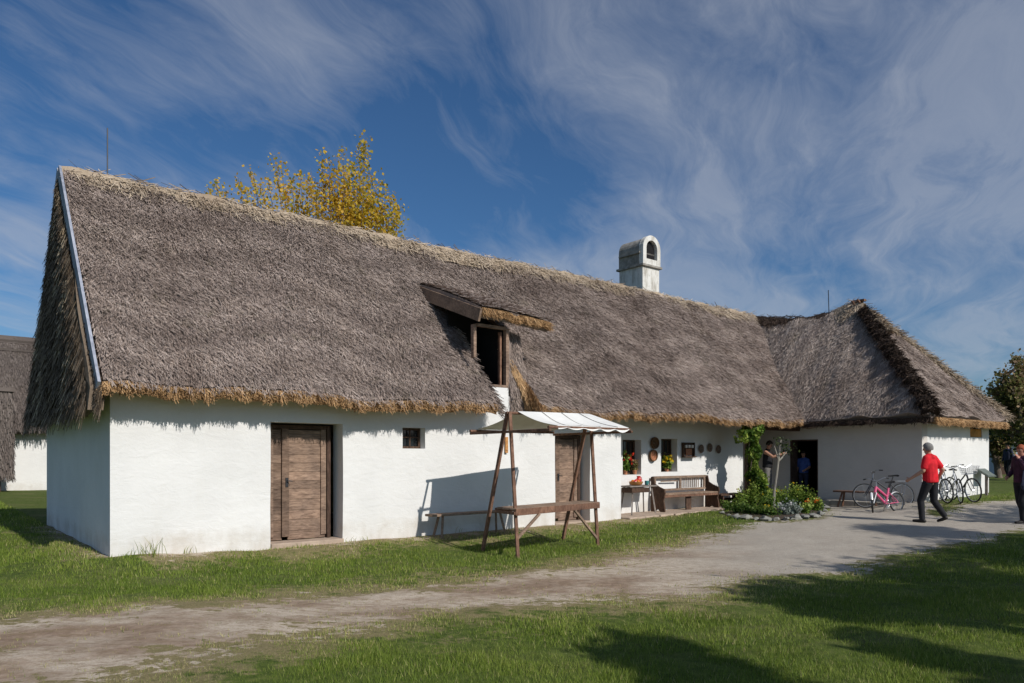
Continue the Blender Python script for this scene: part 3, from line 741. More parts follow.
# gable thatch hanging on the end wall
def gable():
    rows = []
    nv = 26
    for j in range(15):
        t = j/14; z = 2.14+(6.62-2.14)*t
        half = 3.25+.20-(3.45)*sst_lin(z)
        rows.append([(-.36+.20*t+.03*math.sin(k*1.7+j*.9)*(1-t), 3.25+(k/nv*2-1)*half+(-.20*(1-t) if k == 0 else (-.12*(1-t) if k == 1 else 0)), z+(.05*math.sin(k*1.3) if j == 0 else 0)) for k in range(nv+1)])
    mb = grid_slab(rows, (-1, 0, 0), .20)
    n = 16000; t = RNG.random(n)**1.0; z = 2.2+4.4*t; half = np.array([3.45-3.45*sst_lin(q) for q in z]); y = 3.25+RNG.uniform(-1.05, 1, n)*half*.98
    P = np.stack([-.37+.20*(z-2.14)/4.48, y, z], 1); D = unit(np.stack([RNG.normal(-.05, .05, n), RNG.normal(0, .22, n), -np.ones(n)], 1))
    V = strands(P, D, np.repeat(np.array([[-1., 0, 0]]), n, 0), RNG.uniform(.15, .4, n), RNG.uniform(.012, .024, n), .06)
    tint = np.clip(RNG.beta(1.6, 4, n), 0, 1)
    streak = (np.sin(y*3.1+z*1.2)*np.sin(z*2.3+y) > .45) & (RNG.random(n) < .3); tint = np.where(streak, 1, tint)
    join_np(mb, V, 4, tint)
    n = 2600; y = RNG.uniform(-.52, .5, n); z = 2.30+(y+.45)*1.05+RNG.uniform(-.05, .32, n)
    P = np.stack([np.full(n, -.20), y, z], 1); D = unit(np.stack([RNG.normal(-.1, .05, n), RNG.normal(-.1, .25, n), -np.ones(n)], 1))
    join_np(mb, strands(P, D, np.repeat(np.array([[-1., 0, 0]]), n, 0), RNG.uniform(.12, .3, n), RNG.uniform(.012, .022, n), .05), 4, np.clip(RNG.beta(1.6, 4, n), 0, 1))
    return mb.build('gable_thatch', M['thatch_gable'], H)
def sst_lin(z): return min(1, max(0, (z-2.45)/(6.62-2.45)))
gable()
mb = MB()
pa = Vector((-.245, -.50, 2.50)); pb = Vector((-.215, 3.22, 6.66))
mb.bar(pa-Vector((0, 0, .05)), pb-Vector((0, 0, .04)), .04, .24, up=Vector((0, -1, 1)))
mb.bar(Vector((-.245, 6.80, 2.62)), Vector((-.215, 3.28, 6.66)), .04, .18, up=Vector((0, 1, 1)))
mb.build('bargeboard', M['board_blue'], H)

# ---- wing roof
def lerp_rows(fn, t0, t1, nt_, a_fn, b_fn, ns, flip=False):
    rows = []
    for i in range(nt_+1):
        t = t0+(t1-t0)*i/nt_; a = a_fn(t); b = b_fn(t)
        rows.append([fn(t, a+(b-a)*k/ns) for k in range(ns+1)])
    return rows
PEAK = (21.72, -.75)
vback = lambda u: -.45+(u-18.7)/.87+.35
rows = lerp_rows(lambda u, v: (u, v, float(z_wl(u, v))), 18.7, 21.72, 16, lambda u: float(vback(u)), lambda u: float(hip_v(u)), 26)
wing = grid_slab(rows, (-1.27, 0, 1), TH)
hipL = lambda v: 18.7+(v+4.12)*.895; hipR = lambda v: 24.48-(v+4.12)*.82
rows = lerp_rows(lambda v, u: (u, v, float(z_wf(u, v))), -4.12, -.78, 16, lambda v: float(hipL(v)), lambda v: float(hipR(v)), 26)
w2 = grid_slab(rows, (0, -1.16, 1), TH)
rows = lerp_rows(lambda u, v: (u, v, float(z_wr(u, v))), 24.48, 21.72, 12, lambda u: -4.12+(24.48-u)*1.22, lambda u: 7.0, 14)
w3 = grid_slab(rows, (1.3, 0, 1), TH)
for w_ in (w3,):
    w2, w2b = w2, w_; o = len(w2.v); w2.v += w_.v; w2.f += [tuple(i+o for i in f) for f in w_.f]; w2.t += w_.t
for w_ in ():
    o = len(wing.v); wing.v += w_.v; wing.f += [tuple(i+o for i in f) for f in w_.f]; wing.t += w_.t
def s_wl(n):
    u = RNG.uniform(18.82, 21.7, n); v = RNG.uniform(-4.1, 3.3, n); k = (v > hip_v(u)) & (v < vback(u)-.3); return u[k], v[k]
def s_wf(n):
    v = RNG.uniform(-4.0, -.8, n); u = RNG.uniform(18.7, 24.6, n); k = (u > hipL(v)) & (u < hipR(v)); return u[k], v[k]
for sf, zf, g, n in ((s_wl, z_wl, (1.27, 0), 46000), (s_wf, z_wf, (0, 1.16), 34000)):
    V_, T_ = scatter(n, zf, g, sf, ln=(.13, .28), lift=.05, up=.014); join_np(wing if sf is s_wl else w2, V_, 4, T_)
wing.build('wing_side_roof', M['thatch_brightened'], H); w2.build('wing_front_roof', M['thatch'], H)
eave((18.9, -4.14), (24.42, -4.14), (0, -1), 800, 'eave_straw', M['gold'], lambda q: ZE-.01)
eave((18.68, 1.5), (18.68, -4.1), (-1, 0), 600, 'shaded_eave_straw', M['darkthatch'], lambda q: ZE-.02, .20)  # this side's shade put into the colour: dark straw, not gold
# wing ridge and hips
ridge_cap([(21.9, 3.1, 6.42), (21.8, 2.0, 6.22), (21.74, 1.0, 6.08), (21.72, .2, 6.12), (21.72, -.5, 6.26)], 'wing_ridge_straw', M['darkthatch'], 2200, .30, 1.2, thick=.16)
ridge_cap([(21.72, .1, 6.14), (21.72, -.55, 6.33), (21.72, -.95, 6.22)], 'peak_straw', M['ridge'], 1500, .46, 1.25, thick=.18)
def hip(p0, p1, name, mat, r, n, tw=1.0, lnr=(.1, .3)):
    mb = MB(); p0 = Vector(p0); p1 = Vector(p1); k = 40; pts = []; rs = []
    d = (p1-p0); ln = d.length; dn = d.normalized()
    for i in range(k+1):
        t = i/k; pts.append(p0.lerp(p1, t)+Vector((.03*math.sin(t*40), .03*math.sin(t*31+1), .03*math.sin(t*27)))); rs.append(r*(.75+.4*t)*(1+.22*math.sin(t*70)*tw))
    mb.tube(pts, rs, 10, .15)
    t = RNG.random(n); a = RNG.uniform(-.3, PI+.3, n)
    x = dn.cross(Vector((0, 0, 1))).normalized(); y = x.cross(dn)
    if y.z < 0: y = -y
    rad = r*(.75+.4*t)*(1+.22*np.sin(t*70)*tw)
    nn = np.outer(np.cos(a), np.array(x))+np.outer(np.sin(a), np.array(y))
    P = np.array(p0)[None]+np.outer(t*ln, np.array(dn))+nn*rad[:, None]*.95
    tang = np.cross(nn, np.array(dn)[None])
    D = unit(np.outer(np.ones(n), np.array(dn))*.8+tang*(RNG.normal(0, .7, (n, 1)))+nn*RNG.normal(.1, .2, (n, 1)))
    V = strands(P, D, nn, RNG.uniform(*lnr, n), RNG.uniform(.010, .024, n), .05)
    join_np(mb, V, 4, np.clip(RNG.beta(1.8, 2.6, n), 0, 1)); return mb.build(name, mat, H)
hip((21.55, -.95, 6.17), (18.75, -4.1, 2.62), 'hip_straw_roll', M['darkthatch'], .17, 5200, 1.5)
hip((21.85, -.95, 6.17), (24.44, -4.1, 2.62), 'hip_straw_roll', M['ridge'], .11, 2600, .9)
hip((21.5, -1.15, 6.1), (21.0, -2.0, 5.25), 'hip_straw_roll', M['ridge'], .1, 500, .5)
mb = MB()
for i in range(7): mb.bar((21.72+random.uniform(-.2, .2), -.75+random.uniform(-.15, .15), 6.33), (21.72+random.uniform(-.25, .25), -.75+random.uniform(-.2, .2), 6.54+random.uniform(-.05, .06)), .04, .05)
mb.box((21.72, -.75, 6.53), (.16, .4, .07)); mb.build('peak_wood_finial', M['wood_red'], H)

# ---- dormer
dm = MB()
# roof slab
r0 = (-.26, 4.50); r1 = (2.15, 5.40); U0d, U1d = 6.66, 8.55
rows = []
for i in range(9):
    t = i/8; v = r0[0]+(r1[0]-r0[0])*t; z = r0[1]+(r1[1]-r0[1])*t+.05*math.sin(t*3)
    rows.append([(U0d+(U1d-U0d)*k/8, v, z-(.10*((k/8)**2) if True else 0)) for k in range(9)])
droof = grid_slab(rows, (0, -.46, 1), .22)
n = 9000; tt = RNG.uniform(.04, 1, n); uu = RNG.uniform(U0d+.02, U1d+.08, n); P = np.stack([uu, r0[0]+(r1[0]-r0[0])*tt, r0[1]+(r1[1]-r0[1])*tt+.03+.05*np.sin(tt*3)-.10*((uu-U0d)/(U1d-U0d))**2], 1)
D = unit(np.stack([RNG.normal(.1, .25, n), -np.ones(n), -.37*np.ones(n)], 1))
join_np(droof, strands(P, D, np.repeat(np.array([[0, -.42, .9]]), n, 0), RNG.uniform(.12, .3, n), RNG.uniform(.01, .022, n), .04), 4, RNG.beta(2, 2, n))
DR = droof.build('dormer', M['thatch'], H)
eave((U0d+.02, -.28), (U1d+.05, -.28), (0, -1), 1000, 'dormer_eave_straw', M['gold'], lambda q: 4.53-.10*((q[0]-U0d)/(U1d-U0d))**2, .22, parent=DR)
mb = MB(); mb.bar((U0d-.03, -.30, 4.33), (U0d-.03, 2.05, 5.20), .05, .26, up=Vector((0, -1, 2))); mb.build('dormer_verge_board', M['wood_bench'], DR)
mb = MB(); mb.box((7.28, .082, 2.83), (.66, .16, .20)); mb.build('dormer_sill_wall', M['plaster'], DR)
mb = MB()
ua, ub = 6.74, 7.60
mb.box((ub-.01, .06, 3.55), (.08, .10, 1.30)); mb.box((ua-.01, .06, 3.86), (.07, .10, .68)); mb.box(((ua+ub)/2, .06, 4.20), (ub-ua-.10, .09, .06)); mb.box(((ua+ub)/2+.1, .06, 2.96), (ub-ua-.30, .12, .05))
fr = mb.build('dormer_window_frame', M['wood_door'], DR)
mb = MB(); mb.box((7.32, 1.05, 3.75), (1.14, .03, 1.8)); mb.box((ub+.02, .60, 3.55), (.02, .86, 1.5)); mb.build('dormer_dark_panel', M['dark'], fr)  # near-black panels paint the darkness inside the dormer
mb = MB(); mb.box((ub-.12, .14, 3.55), (.05, .07, 1.15)); mb.build('inner_jamb', M['wood_red'], fr)
# right cheek: thatch packed beside the window, going down to the eave
ck = MB(); ck.add([(ub+.05, .0, 2.38), (DU1+.02, -.10, 2.38), (DU1+.02, .02, 2.95), (DU1+.02, .30, 3.5), (DU1+.02, 1.9, 5.1), (ub+.05, 1.9, 5.1), (ub+.05, .10, 4.1), (ub+.05, .03, 3.0)], [(0, 1, 2, 7), (7, 2, 3, 6), (6, 3, 4, 5)], .3)
n = 2600; u = RNG.uniform(ub+.04, DU1, n); z = RNG.uniform(2.45, 4.2, n); P = np.stack([u, -.02+np.clip(z-2.9, 0, 9)*.22, z], 1)
D = unit(np.stack([RNG.normal(-.1, .2, n), RNG.normal(-.15, .1, n), -np.ones(n)], 1)); join_np(ck, strands(P, D, np.repeat(np.array([[0, -1., .1]]), n, 0), RNG.uniform(.08, .2, n), RNG.uniform(.008, .016, n), .03), 4, RNG.beta(2, 3, n))
ck.build('dormer_cheek', M['thatch'], DR)
def cut_face(u, nrm, name, n, mat):
    mb = MB(); t = RNG.random(n); v = -.45+2.5*t; z = z_main(np.full(n, u), v)-RNG.uniform(.0, .26, n)
    P = np.stack([np.full(n, u)+nrm*.005, v-.05, z], 1); D = unit(np.stack([nrm*np.abs(RNG.normal(.5, .3, n)), -np.ones(n)*.8, -np.ones(n)*RNG.uniform(.5, 1.1, n)], 1))
    join_np(mb, strands(P, D, np.repeat(np.array([[nrm, 0, 0.]]), n, 0), RNG.uniform(.08, .25, n), RNG.uniform(.01, .02, n), .03), 4, RNG.beta(2.4, 1.8, n))
    return mb.build(name, mat, DR)
cut_face(DU1-.01, -1, 'cut_straw_edge', 2600, M['gold']); cut_face(DU0+.01, 1, 'cut_straw_edge', 1500, M['thatch'])
mb = MB(); n = 3600; t = RNG.random(n); u = 8.10-.44*t**1.2+RNG.uniform(-.10, .09, n); z = 2.50+1.30*t; v = -.10+np.clip(z-2.75, 0, 9)*.36+RNG.uniform(-.05, .05, n)
P = np.stack([u, v, z], 1); D = unit(np.stack([RNG.normal(.30, .15, n), RNG.normal(-.25, .15, n), -np.ones(n)], 1))
join_np(mb, strands(P, D, np.repeat(np.array([[-.3, -1., .1]]), n, 0), RNG.uniform(.10, .24, n), RNG.uniform(.009, .017, n), .03), 4, np.clip(RNG.beta(2.4, 2, n), 0, 1)); mb.build('golden_cut_edge', M['gold'], DR)

# ---- chimney
cu0, cu1, cv0, cv1 = 15.88, 16.70, 3.4, 4.42; cuc = (cu0+cu1)/2; chw = (cu1-cu0)/2
mb = MB(); mb.box((cuc, (cv0+cv1)/2, 6.55), (cu1-cu0, cv1-cv0, 2.06)); CH = mb.build('chimney', M['plaster_chim'], H, bevel=.02)
mb = MB(); mb.box((cuc, (cv0+cv1)/2, 7.60), (cu1-cu0+.14, cv1-cv0+.14, .07)); mb.build('chimney_ledge', M['plaster_grey'], CH, bevel=.01)
def arch_solid(c, w, z0, zs, v0, v1, hole=None, n=14):
    """outline with round top extruded v0..v1; optional arched hole (hw, hz0, hzs)"""
    mb = MB(); out = [(-w, z0)]+[(-w*math.cos(PI*i/n), zs+w*math.sin(PI*i/n)) for i in range(n+1)]+[(w, z0)]
    if hole:
        hw, hz0, hzs = hole; inn = [(-hw, hz0)]+[(-hw*math.cos(PI*i/n), hzs+hw*math.sin(PI*i/n)) for i in range(n+1)]+[(hw, hz0)]
    k = len(out)
    A = [(c+x, v0, z) for x, z in out]; B = [(c+x, v1, z) for x, z in out]
    fs = [(i, i+1, k+i+1, k+i) for i in range(k-1)]+[(k-1, 0, k, 2*k-1)]
    if not hole: fs += [tuple(range(k)), tuple(range(2*k-1, k-1, -1))]; mb.add(A+B, fs); return mb
    C = [(c+x, v0, z) for x, z in inn]; E = [(c+x, v1, z) for x, z in inn]
    vs = A+B+C+E
    for i in range(k-1):
        fs.append((i, 2*k+i, 2*k+i+1, i+1)); fs.append((k+i, k+i+1, 3*k+i+1, 3*k+i)); fs.append((2*k+i, 3*k+i, 3*k+i+1, 2*k+i+1))
    fs.append((k-1, 2*k-1+k, 2*k, 0)); fs.append((2*k, 3*k-1, 4*k-1, 3*k)); fs.append((2*k-1, k, 3*k, 4*k-1))
    mb.add(vs, fs); return mb
arch_solid(cuc, chw-.01, 7.636, 8.16, cv0+.14, cv1+.02).build('chimney_hood', M['plaster_grey'], CH)
arch_solid(cuc, chw+.015, 7.636, 8.17, cv0-.03, cv0+.137, (.265, 7.82, 8.17)).build('chimney_arch', M['plaster_chim'], CH)
arch_solid(cuc, .263, 7.822, 8.17, cv0+.09, cv0+.135).build('smoke_dark_panel', M['dark'], CH)  # near-black plug paints the dark depth of the smoke hole
mb = MB(); mb.box((cuc, (cv0+cv1)/2+.03, 8.02), (cu1-cu0+.12, cv1-cv0-.12, .05)); mb.build('hood_ledge', M['plaster_grey'], CH)
mb = MB()
for i in range(-3, 4): mb.bar((cuc+i*.06, cv0+.05, 7.85), (cuc+i*.06, cv0+.05, 8.36), .008, .008)
mb.build('spark_guard', M['wire'], CH)
# lightning rods on the ridge
for (px, py0, py1) in ((107.5, 128, 185),):
    u, z = on_wall(px, py0, 3.25); mb = MB(); mb.tube([(u, 3.25, 6.6), (u, 3.25, z)], .012, 5); mb.build('lightning_rod', M['wire'], H)
mb = MB(); mb.tube([(21.4, .1, 6.1), (21.35, .1, 6.98)], .014, 5); mb.build('lightning_rod', M['wire'], H)

# wooden lintels seen above porch
mb = MB(); mb.box((18.3, -.02, 2.32), (2.0, .18, .16)); mb.build('porch_beam', M['wood_dark'], H)
mb = MB(); mb.lathe([(.11, 0), (.10, .1), (.085, 1.2), (.09, 2.32)], (16.35, -.12, -.05), 10); mb.build('porch_post', M['wood_dark'], H, smooth=True)
# small pale board hanging on the wall behind the stall
uu, zz = on_wall(505.5, 445, 0); mb = MB(); mb.box((0, 0, 0), (.07, .03, .34)); mb.box((0, -.02, -.1), (.05, .01, .04))
o = mb.build('wall_thermometer_board', M['bowl'], bevel=.005); o.location = L(uu, -.035, zz); o.rotation_euler = (0, 0, THETA); tag(o, 'narrow pale wooden board hanging on the white wall behind the stall', 'board')

# ================================================================== LEFT NEIGHBOUR
B2 = thing('neighbour_house', 'distant white house with grey thatched roof at the left edge behind the farmhouse', 'house', L(-8, 26.6, 0), THETA)
mb = MB(); mb.box((12, 3, 1.35), (26, 6, 2.9)); mb.build('wall', M['plaster'], B2)
nz = lambda u, v: 2.62+(v+.6)*1.2
rows = [[(u, v, nz(u, v)+.04*math.sin(u*2+v)) for u in np.arange(-1.5, 25.6, .9)] for v in np.linspace(-.6, 3, 7)]
m1 = grid_slab(rows, (0, -1.2, 1), .3)
n = 24000; u = RNG.uniform(2, 16, n); v = RNG.uniform(-.6, 2.9, n); P = np.stack([u, v, nz(u, v)+.03], 1)
D = unit(np.stack([RNG.normal(0, .2, n), -np.ones(n), -1.2*np.ones(n)], 1)); join_np(m1, strands(P, D, np.repeat(np.array([[0, -.77, .64]]), n, 0), RNG.uniform(.2, .45, n), RNG.uniform(.02, .04, n), .05), 4, RNG.beta(2, 3, n))
rr = grid_slab([[(u, v, 2.62+(6.6-v)*1.2) for u in (-1.5, 25)] for v in (3, 6.6)], (0, 1.2, 1), .3); o = len(m1.v); m1.v += rr.v; m1.f += [tuple(i+o for i in f) for f in rr.f]; m1.t += rr.t
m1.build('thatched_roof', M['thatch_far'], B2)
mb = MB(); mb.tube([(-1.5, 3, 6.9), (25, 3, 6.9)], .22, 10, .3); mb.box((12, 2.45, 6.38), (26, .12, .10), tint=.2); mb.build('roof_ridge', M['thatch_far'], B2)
mb = MB(); mb.box((2.2+5.7, -.05, 1.2), (.12, .1, 2.1)); mb.build('downpipe', M['wood_dark'], B2)
# reed-covered porch in front of it
px0, py0, _ = -20.6, 30.0, 0
B3 = thing('reed_hut', 'tall narrow reed covered hut standing before the distant white house', 'hut', (-21.55, 30.2, 0), THETA)
mb = MB(); rr_ = [[(x, -.6+.05*math.sin(z*3), z) for z in np.linspace(.75, 4.2, 12)] for x in np.linspace(-1.6, .9, 8)]
mb.box((-.35, .3, 2.45), (2.4, 1.6, 3.4), tint=.3)
n = 9000; x = RNG.uniform(-1.6, .9, n); z = RNG.uniform(.8, 4.1, n); f_ = RNG.random(n) < .7
P = np.stack([np.where(f_, x, .87), np.where(f_, -.53, RNG.uniform(-.5, 1, n)), z], 1); Nn = np.where(f_[:, None], np.array([[0, -1., 0]]), np.array([[1., 0, 0]]))
D = unit(np.stack([RNG.normal(0, .12, n), RNG.normal(0, .12, n), -np.ones(n)], 1)); join_np(mb, strands(P, D, Nn, RNG.uniform(.2, .5, n), RNG.uniform(.02, .045, n), .06), 4, RNG.beta(2.4, 2.2, n))
mb.build('reed_cladding', M['thatch_far'], B3)
mb = MB(); mb.box((-.35, .3, 4.18), (2.6, 1.8, .16)); mb.build('reed_top_band', M['thatch_far'], B3)
mb = MB(); mb.box((-.45, .35, .38), (1.9, 1.2, .76)); mb.build('plank_base', M['wood_dark'], B3)

# ================================================================== MARKET STALL
K = 1.13
def sp(x, y, z): return Vector((x*K, y*K, CAMZ+(z-CAMZ)*K))
e1 = np.array([.66, .75]); e2 = np.array([-.55, .835])
FLf = sp(.087, 10.75, -.01); BLf = sp(-.463, 11.585, -.01); FRf = sp(1.43, 12.3, -.01); BRf = sp(.90, 13.1, -.01)
base = (FLf+BLf+FRf+BRf)/4; base.z = gz(base.x, base.y)
ST = thing('market_stall', 'wooden market stall with A-frame poles, plank counter and white canvas awning on the grass', 'market stall', base)
def rel(p): return Vector(p)-base
apL = sp(-.05, 11.15, 2.135); apR = sp(1.32, 12.62, 2.175)
for i, (ft, ap, s) in enumerate(((FLf, apL, -1), (BLf, apL, 1), (FRf, apR, -1), (BRf, apR, 1))):
    ft = Vector(ft); ft.z = gz(ft.x, ft.y)-.01
    top = ap+Vector((e2[0], e2[1], 0))*(.035*s)+Vector((0, 0, .02))
    mb = MB(); mb.bar(rel(ft), rel(top), .055, .06); mb.build('leg', M['wood_red'], ST, bevel=.008)
def dirv(v, s): return Vector((v[0]*s, v[1]*s, 0))
cL = sp(-.10, 11.16, 1.85); cR = sp(1.28, 12.66, 1.87)
fl = cL-dirv(e2, 1.10*K); bl = cL+dirv(e2, 1.0*K); fr_ = cR-dirv(e2, 1.05*K); br_ = cR+dirv(e2, .95*K)
for a, b in ((fl-dirv(e2, .05), bl+dirv(e2, .06)), (fr_-dirv(e2, .1), br_)):
    mb = MB(); mb.bar(rel(a), rel(b), .04, .045); mb.build('cross_rail', M['wood_red'], ST, bevel=.008)
for nm, a, b in (('ridge_pole', apL-dirv(e1, .06), apR+dirv(e1, .06)), ('front_pole', fl+Vector((0, 0, .045)), fr_+Vector((0, 0, .045))+dirv(e1, .05)), ('rear_pole', bl+Vector((0, 0, .045))-dirv(e1, .05), br_+Vector((0, 0, .045)))):
    mb = MB(); mb.tube([rel(a), rel(b)], .024, 8); mb.build(nm, M['wood_red'], ST, smooth=True)
# canvas
def canvas():
    mb = MB(); ns, nt_ = 28, 24; g = {}
    for i in range(ns+1):
        s = .10+.90*i/ns
        R_ = apL.lerp(apR, s)+Vector((0, 0, .035)); Fp = fl.lerp(fr_, s)+Vector((0, 0, .075)); Bp = bl.lerp(br_, max(0, (s-.06)/.94))+Vector((0, 0, .075))
        for j in range(nt_+1):
            t = j/nt_*2-1
            if t < 0: p = R_.lerp(Fp, -t)
            else: p = R_.lerp(Bp, t)
            sag = .10*math.sin(PI*abs(t))*math.sin(PI*min(1, max(0, s)))+.012*math.sin(s*PI*6)*math.sin(PI*abs(t))
            q = p-Vector((0, 0, sag)); g[i, j] = rel(q)
        # hanging hem on the front pole
        scal = .035+.05*abs(math.sin(s*PI*5))*(.4+.9*s)
        g[i, -1] = rel(Fp-dirv(e2, .03)-Vector((0, 0, scal)))
    vs = []; ids = {}
    for k_, p in g.items(): ids[k_] = len(vs); vs.append(p)
    fs = []
    for i in range(ns):
        for j in range(nt_): fs.append((ids[i, j], ids[i+1, j], ids[i+1, j+1], ids[i, j+1]))
        fs.append((ids[i, 0], ids[i, -1], ids[i+1, -1], ids[i+1, 0]))
    mb.add(vs, fs); return mb.build('canvas_awning', M['canvas'], ST, smooth=True)
cv = canvas()
for s in (.38, .62, .85):
    R_ = apL.lerp(apR, s); Fp = fl.lerp(fr_, s); mb = MB(); pts = []
    for t in np.linspace(0, 1, 9):
        p = R_.lerp(Fp, t)+Vector((0, 0, .045+.035*t-.10*math.sin(PI*t)*math.sin(PI*s))); pts.append(rel(p))
    mb.tube(pts, .006, 5); mb.build('canvas_seam', M['plaster_grey'], cv)
# counter
tFL = sp(.05, 10.76, .70); tFR = sp(1.46, 12.36, .70)
for q in range(3):
    o_ = dirv(e2, (.03+.16*q)*K*1.0+.06); mb = MB(); mb.bar(rel(tFL+o_), rel(tFR+o_+dirv(e1, .02*q)), .165, .035); mb.build('counter_plank', M['wood_bench'], ST, bevel=.005)
mb = MB(); mb.bar(rel(tFL-Vector((0, 0, .045))), rel(tFR-Vector((0, 0, .045))), .035, .11); mb.bar(rel(tFL+dirv(e2, .62)-Vector((0, 0, .045))), rel(tFR+dirv(e2, .62)-Vector((0, 0, .045))), .035, .09)
mb.bar(rel(tFL-Vector((0, 0, .06))), rel(tFL+dirv(e2, .62)-Vector((0, 0, .06))), .04, .05); mb.bar(rel(tFR-Vector((0, 0, .06))), rel(tFR+dirv(e2, .62)-Vector((0, 0, .06))), .04, .05)
mb.build('counter_apron', M['wood_red'], ST, bevel=.005)
for a, b in ((tFL.lerp(tFR, .26), FLf.lerp(apL, .13)), (tFL.lerp(tFR, .68), FRf.lerp(apR, .05))):
    mb = MB(); mb.bar(rel(a-Vector((0, 0, .10))), rel(b), .04, .045); mb.build('brace', M['wood_bench'], ST, bevel=.005)

# ================================================================== FURNITURE ALONG THE WALL
def house_thing(name, label, cat, u, v, z, rz=0, group=None): return thing(name, label, cat, L(u, v, z), THETA+rz, group)
# long bench left, behind the stall
u0 = on_wall(430, 500, -.4)[0]; u1 = on_wall(510, 500, -.4)[0]; ln = u1-u0
BN = house_thing('long_bench', 'long plain plank bench against the white wall behind the stall', 'bench', (u0+u1)/2, -.35, gz(*L((u0+u1)/2, -.35)[:2]))
mb = MB(); mb.box((0, 0, .44), (ln, .26, .045)); mb.build('seat', M['wood_bench'], BN, bevel=.006)
for sx in (-1, 1):
    for sy in (-1, 1):
        mb = MB(); mb.bar((sx*(ln/2-.28), sy*.07, .42), (sx*(ln/2-.2), sy*.15, -.02), .04, .045); mb.build('leg', M['wood_bench'], BN)
# table
tu, tv = on_wall(640.5, 490, .36)[0], .36
TB = house_thing('side_table', 'small grey table with splayed legs holding bowl and jug by the first window', 'table', tu, tv, -.01)
mb = MB(); mb.box((-.12, 0, .715), (1.05, .46, .035)); mb.build('tabletop', M['wood_grey'], TB, bevel=.006)
mb = MB(); mb.box((-.25, -.05, .62), (.66, .34, .12)); mb.build('drawer_box', M['wood_dark'], TB)
for sx in (-1, 1):
    for sy in (-1, 1):
        mb = MB(); mb.bar((-.1+sx*.36, sy*.14, .69), (-.1+sx*.46, sy*.2, -.0), .03, .035); mb.build('leg', M['wood_grey'], TB)
def table_pt(dx, dy, z=.734): p = L(tu+dx, tv+dy, -.01+z); return p
BW = thing('fruit_bowl', 'orange brown wooden bowl full of fruit on the small table', 'bowl', table_pt(-.24, -.06), THETA)
mb = MB(); mb.lathe([(.09, 0), (.15, .03), (.185, .10), (.17, .10), (.12, .04)], n=20); mb.build('bowl', M['bowl'], BW, smooth=True)
for i in range(7):
    a = i*.9; r = .09 if i else 0; mb = MB(); mb.blob((r*math.cos(a), r*math.sin(a), .10+.02*(i == 0)), .045, 8, i, .05); mb.build('fruit', M['fruit'] if i % 2 else M['red_glaze'], BW, smooth=True)
JG = thing('red_jug', 'glossy red jug standing on the table behind the fruit bowl', 'jug', table_pt(.02, .08), THETA)
mb = MB(); mb.lathe([(.05, 0), (.075, .05), (.08, .12), (.05, .18), (.045, .21), (.06, .235), (.05, .23)], n=18); mb.build('jug_body', M['red_glaze'], JG, smooth=True)
mb = MB(); mb.tube([(.05, 0, .20), (.11, 0, .19), (.125, 0, .13), (.07, 0, .08)], .010, 6); mb.build('jug_handle', M['red_glaze'], JG, smooth=True)
CP = thing('teal_cup', 'teal ceramic cup at the right end of the small table', 'cup', table_pt(.22, -.02), THETA)
mb = MB(); mb.lathe([(.035, 0), (.05, .02), (.055, .11), (.048, .11), (.04, .02)], n=16); mb.build('cup_body', M['teal'], CP, smooth=True)
mb = MB(); mb.tube([(.05, 0, .09), (.085, 0, .085), (.085, 0, .045), (.048, 0, .03)], .007, 6); mb.build('cup_handle', M['teal'], CP, smooth=True)
# settle
s0, s1 = on_wall(662, 490, .28)[0], on_wall(716, 490, .28)[0]; sl = s1-s0
SE = house_thing('wooden_settle', 'heavy brown wooden settle with carved end boards and slatted back against the wall', 'bench', (s0+s1)/2, .42, .0)
def end_board(x):
    mb = MB(); pr = [(-.24, 0), (-.24, .12), (-.20, .3), (-.25, .5), (-.23, .60), (-.05, .66), (.10, .74), (.14, .92), (.22, .92), (.22, 0), (.08, 0), (.0, .1), (-.1, 0)]
    k = len(pr); vs = [(x-.022, a, b) for a, b in pr]+[(x+.022, a, b) for a, b in pr]
    mb.add(vs, [tuple(range(k)), tuple(range(2*k-1, k-1, -1))]+[(i, (i+1) % k, k+(i+1) % k, k+i) for i in range(k)])
    mb.build('end_board', M['wood_dark'], SE)
end_board(-sl/2); end_board(sl/2)
mb = MB(); mb.box((0, -.02, .46), (sl-.05, .42, .035)); mb.build('seat', M['wood_bench'], SE, bevel=.005)
mb = MB(); mb.box((0, -.21, .41), (sl-.05, .025, .06)); mb.build('seat_rail', M['wood_red'], SE)
mb = MB(); mb.box((-.05, -.12, .23), (.22, .035, .44)); mb.build('middle_leg', M['wood_dark'], SE)
mb = MB(); mb.box((0, .19, .90), (sl-.05, .035, .06)); mb.box((0, .19, .56), (sl-.05, .03, .05)); mb.box((0, .19, .72), (.09, .03, .27)); mb.box((-sl/2+.1, .19, .73), (.08, .03, .27)); mb.box((sl/2-.1, .19, .73), (.08, .03, .27))
mb.build('backrest', M['wood_bench'], SE)
mb = MB()
for i in range(9): mb.box((.13+i*.085, .19, .73), (.014, .02, .27))
mb.box((-.48, .19, .79), (.7, .02, .03)); mb.build('spindle', M['wood_bench'], SE)
# low bench beside it
LB = house_thing('low_bench', 'low dark wooden bench right of the settle beside the vine', 'bench', s1+.75, .40, .0)
mb = MB(); mb.box((0, 0, .36), (1.15, .34, .05)); mb.build('seat', M['wood_dark'], LB)
for sx in (-1, 1): mb = MB(); mb.box((sx*.42, 0, .17), (.05, .28, .34)); mb.build('leg', M['wood_dark'], LB)
mb = MB(); mb.box((0, .1, .20), (.78, .03, .10)); mb.build('stretcher', M['wood_dark'], LB)
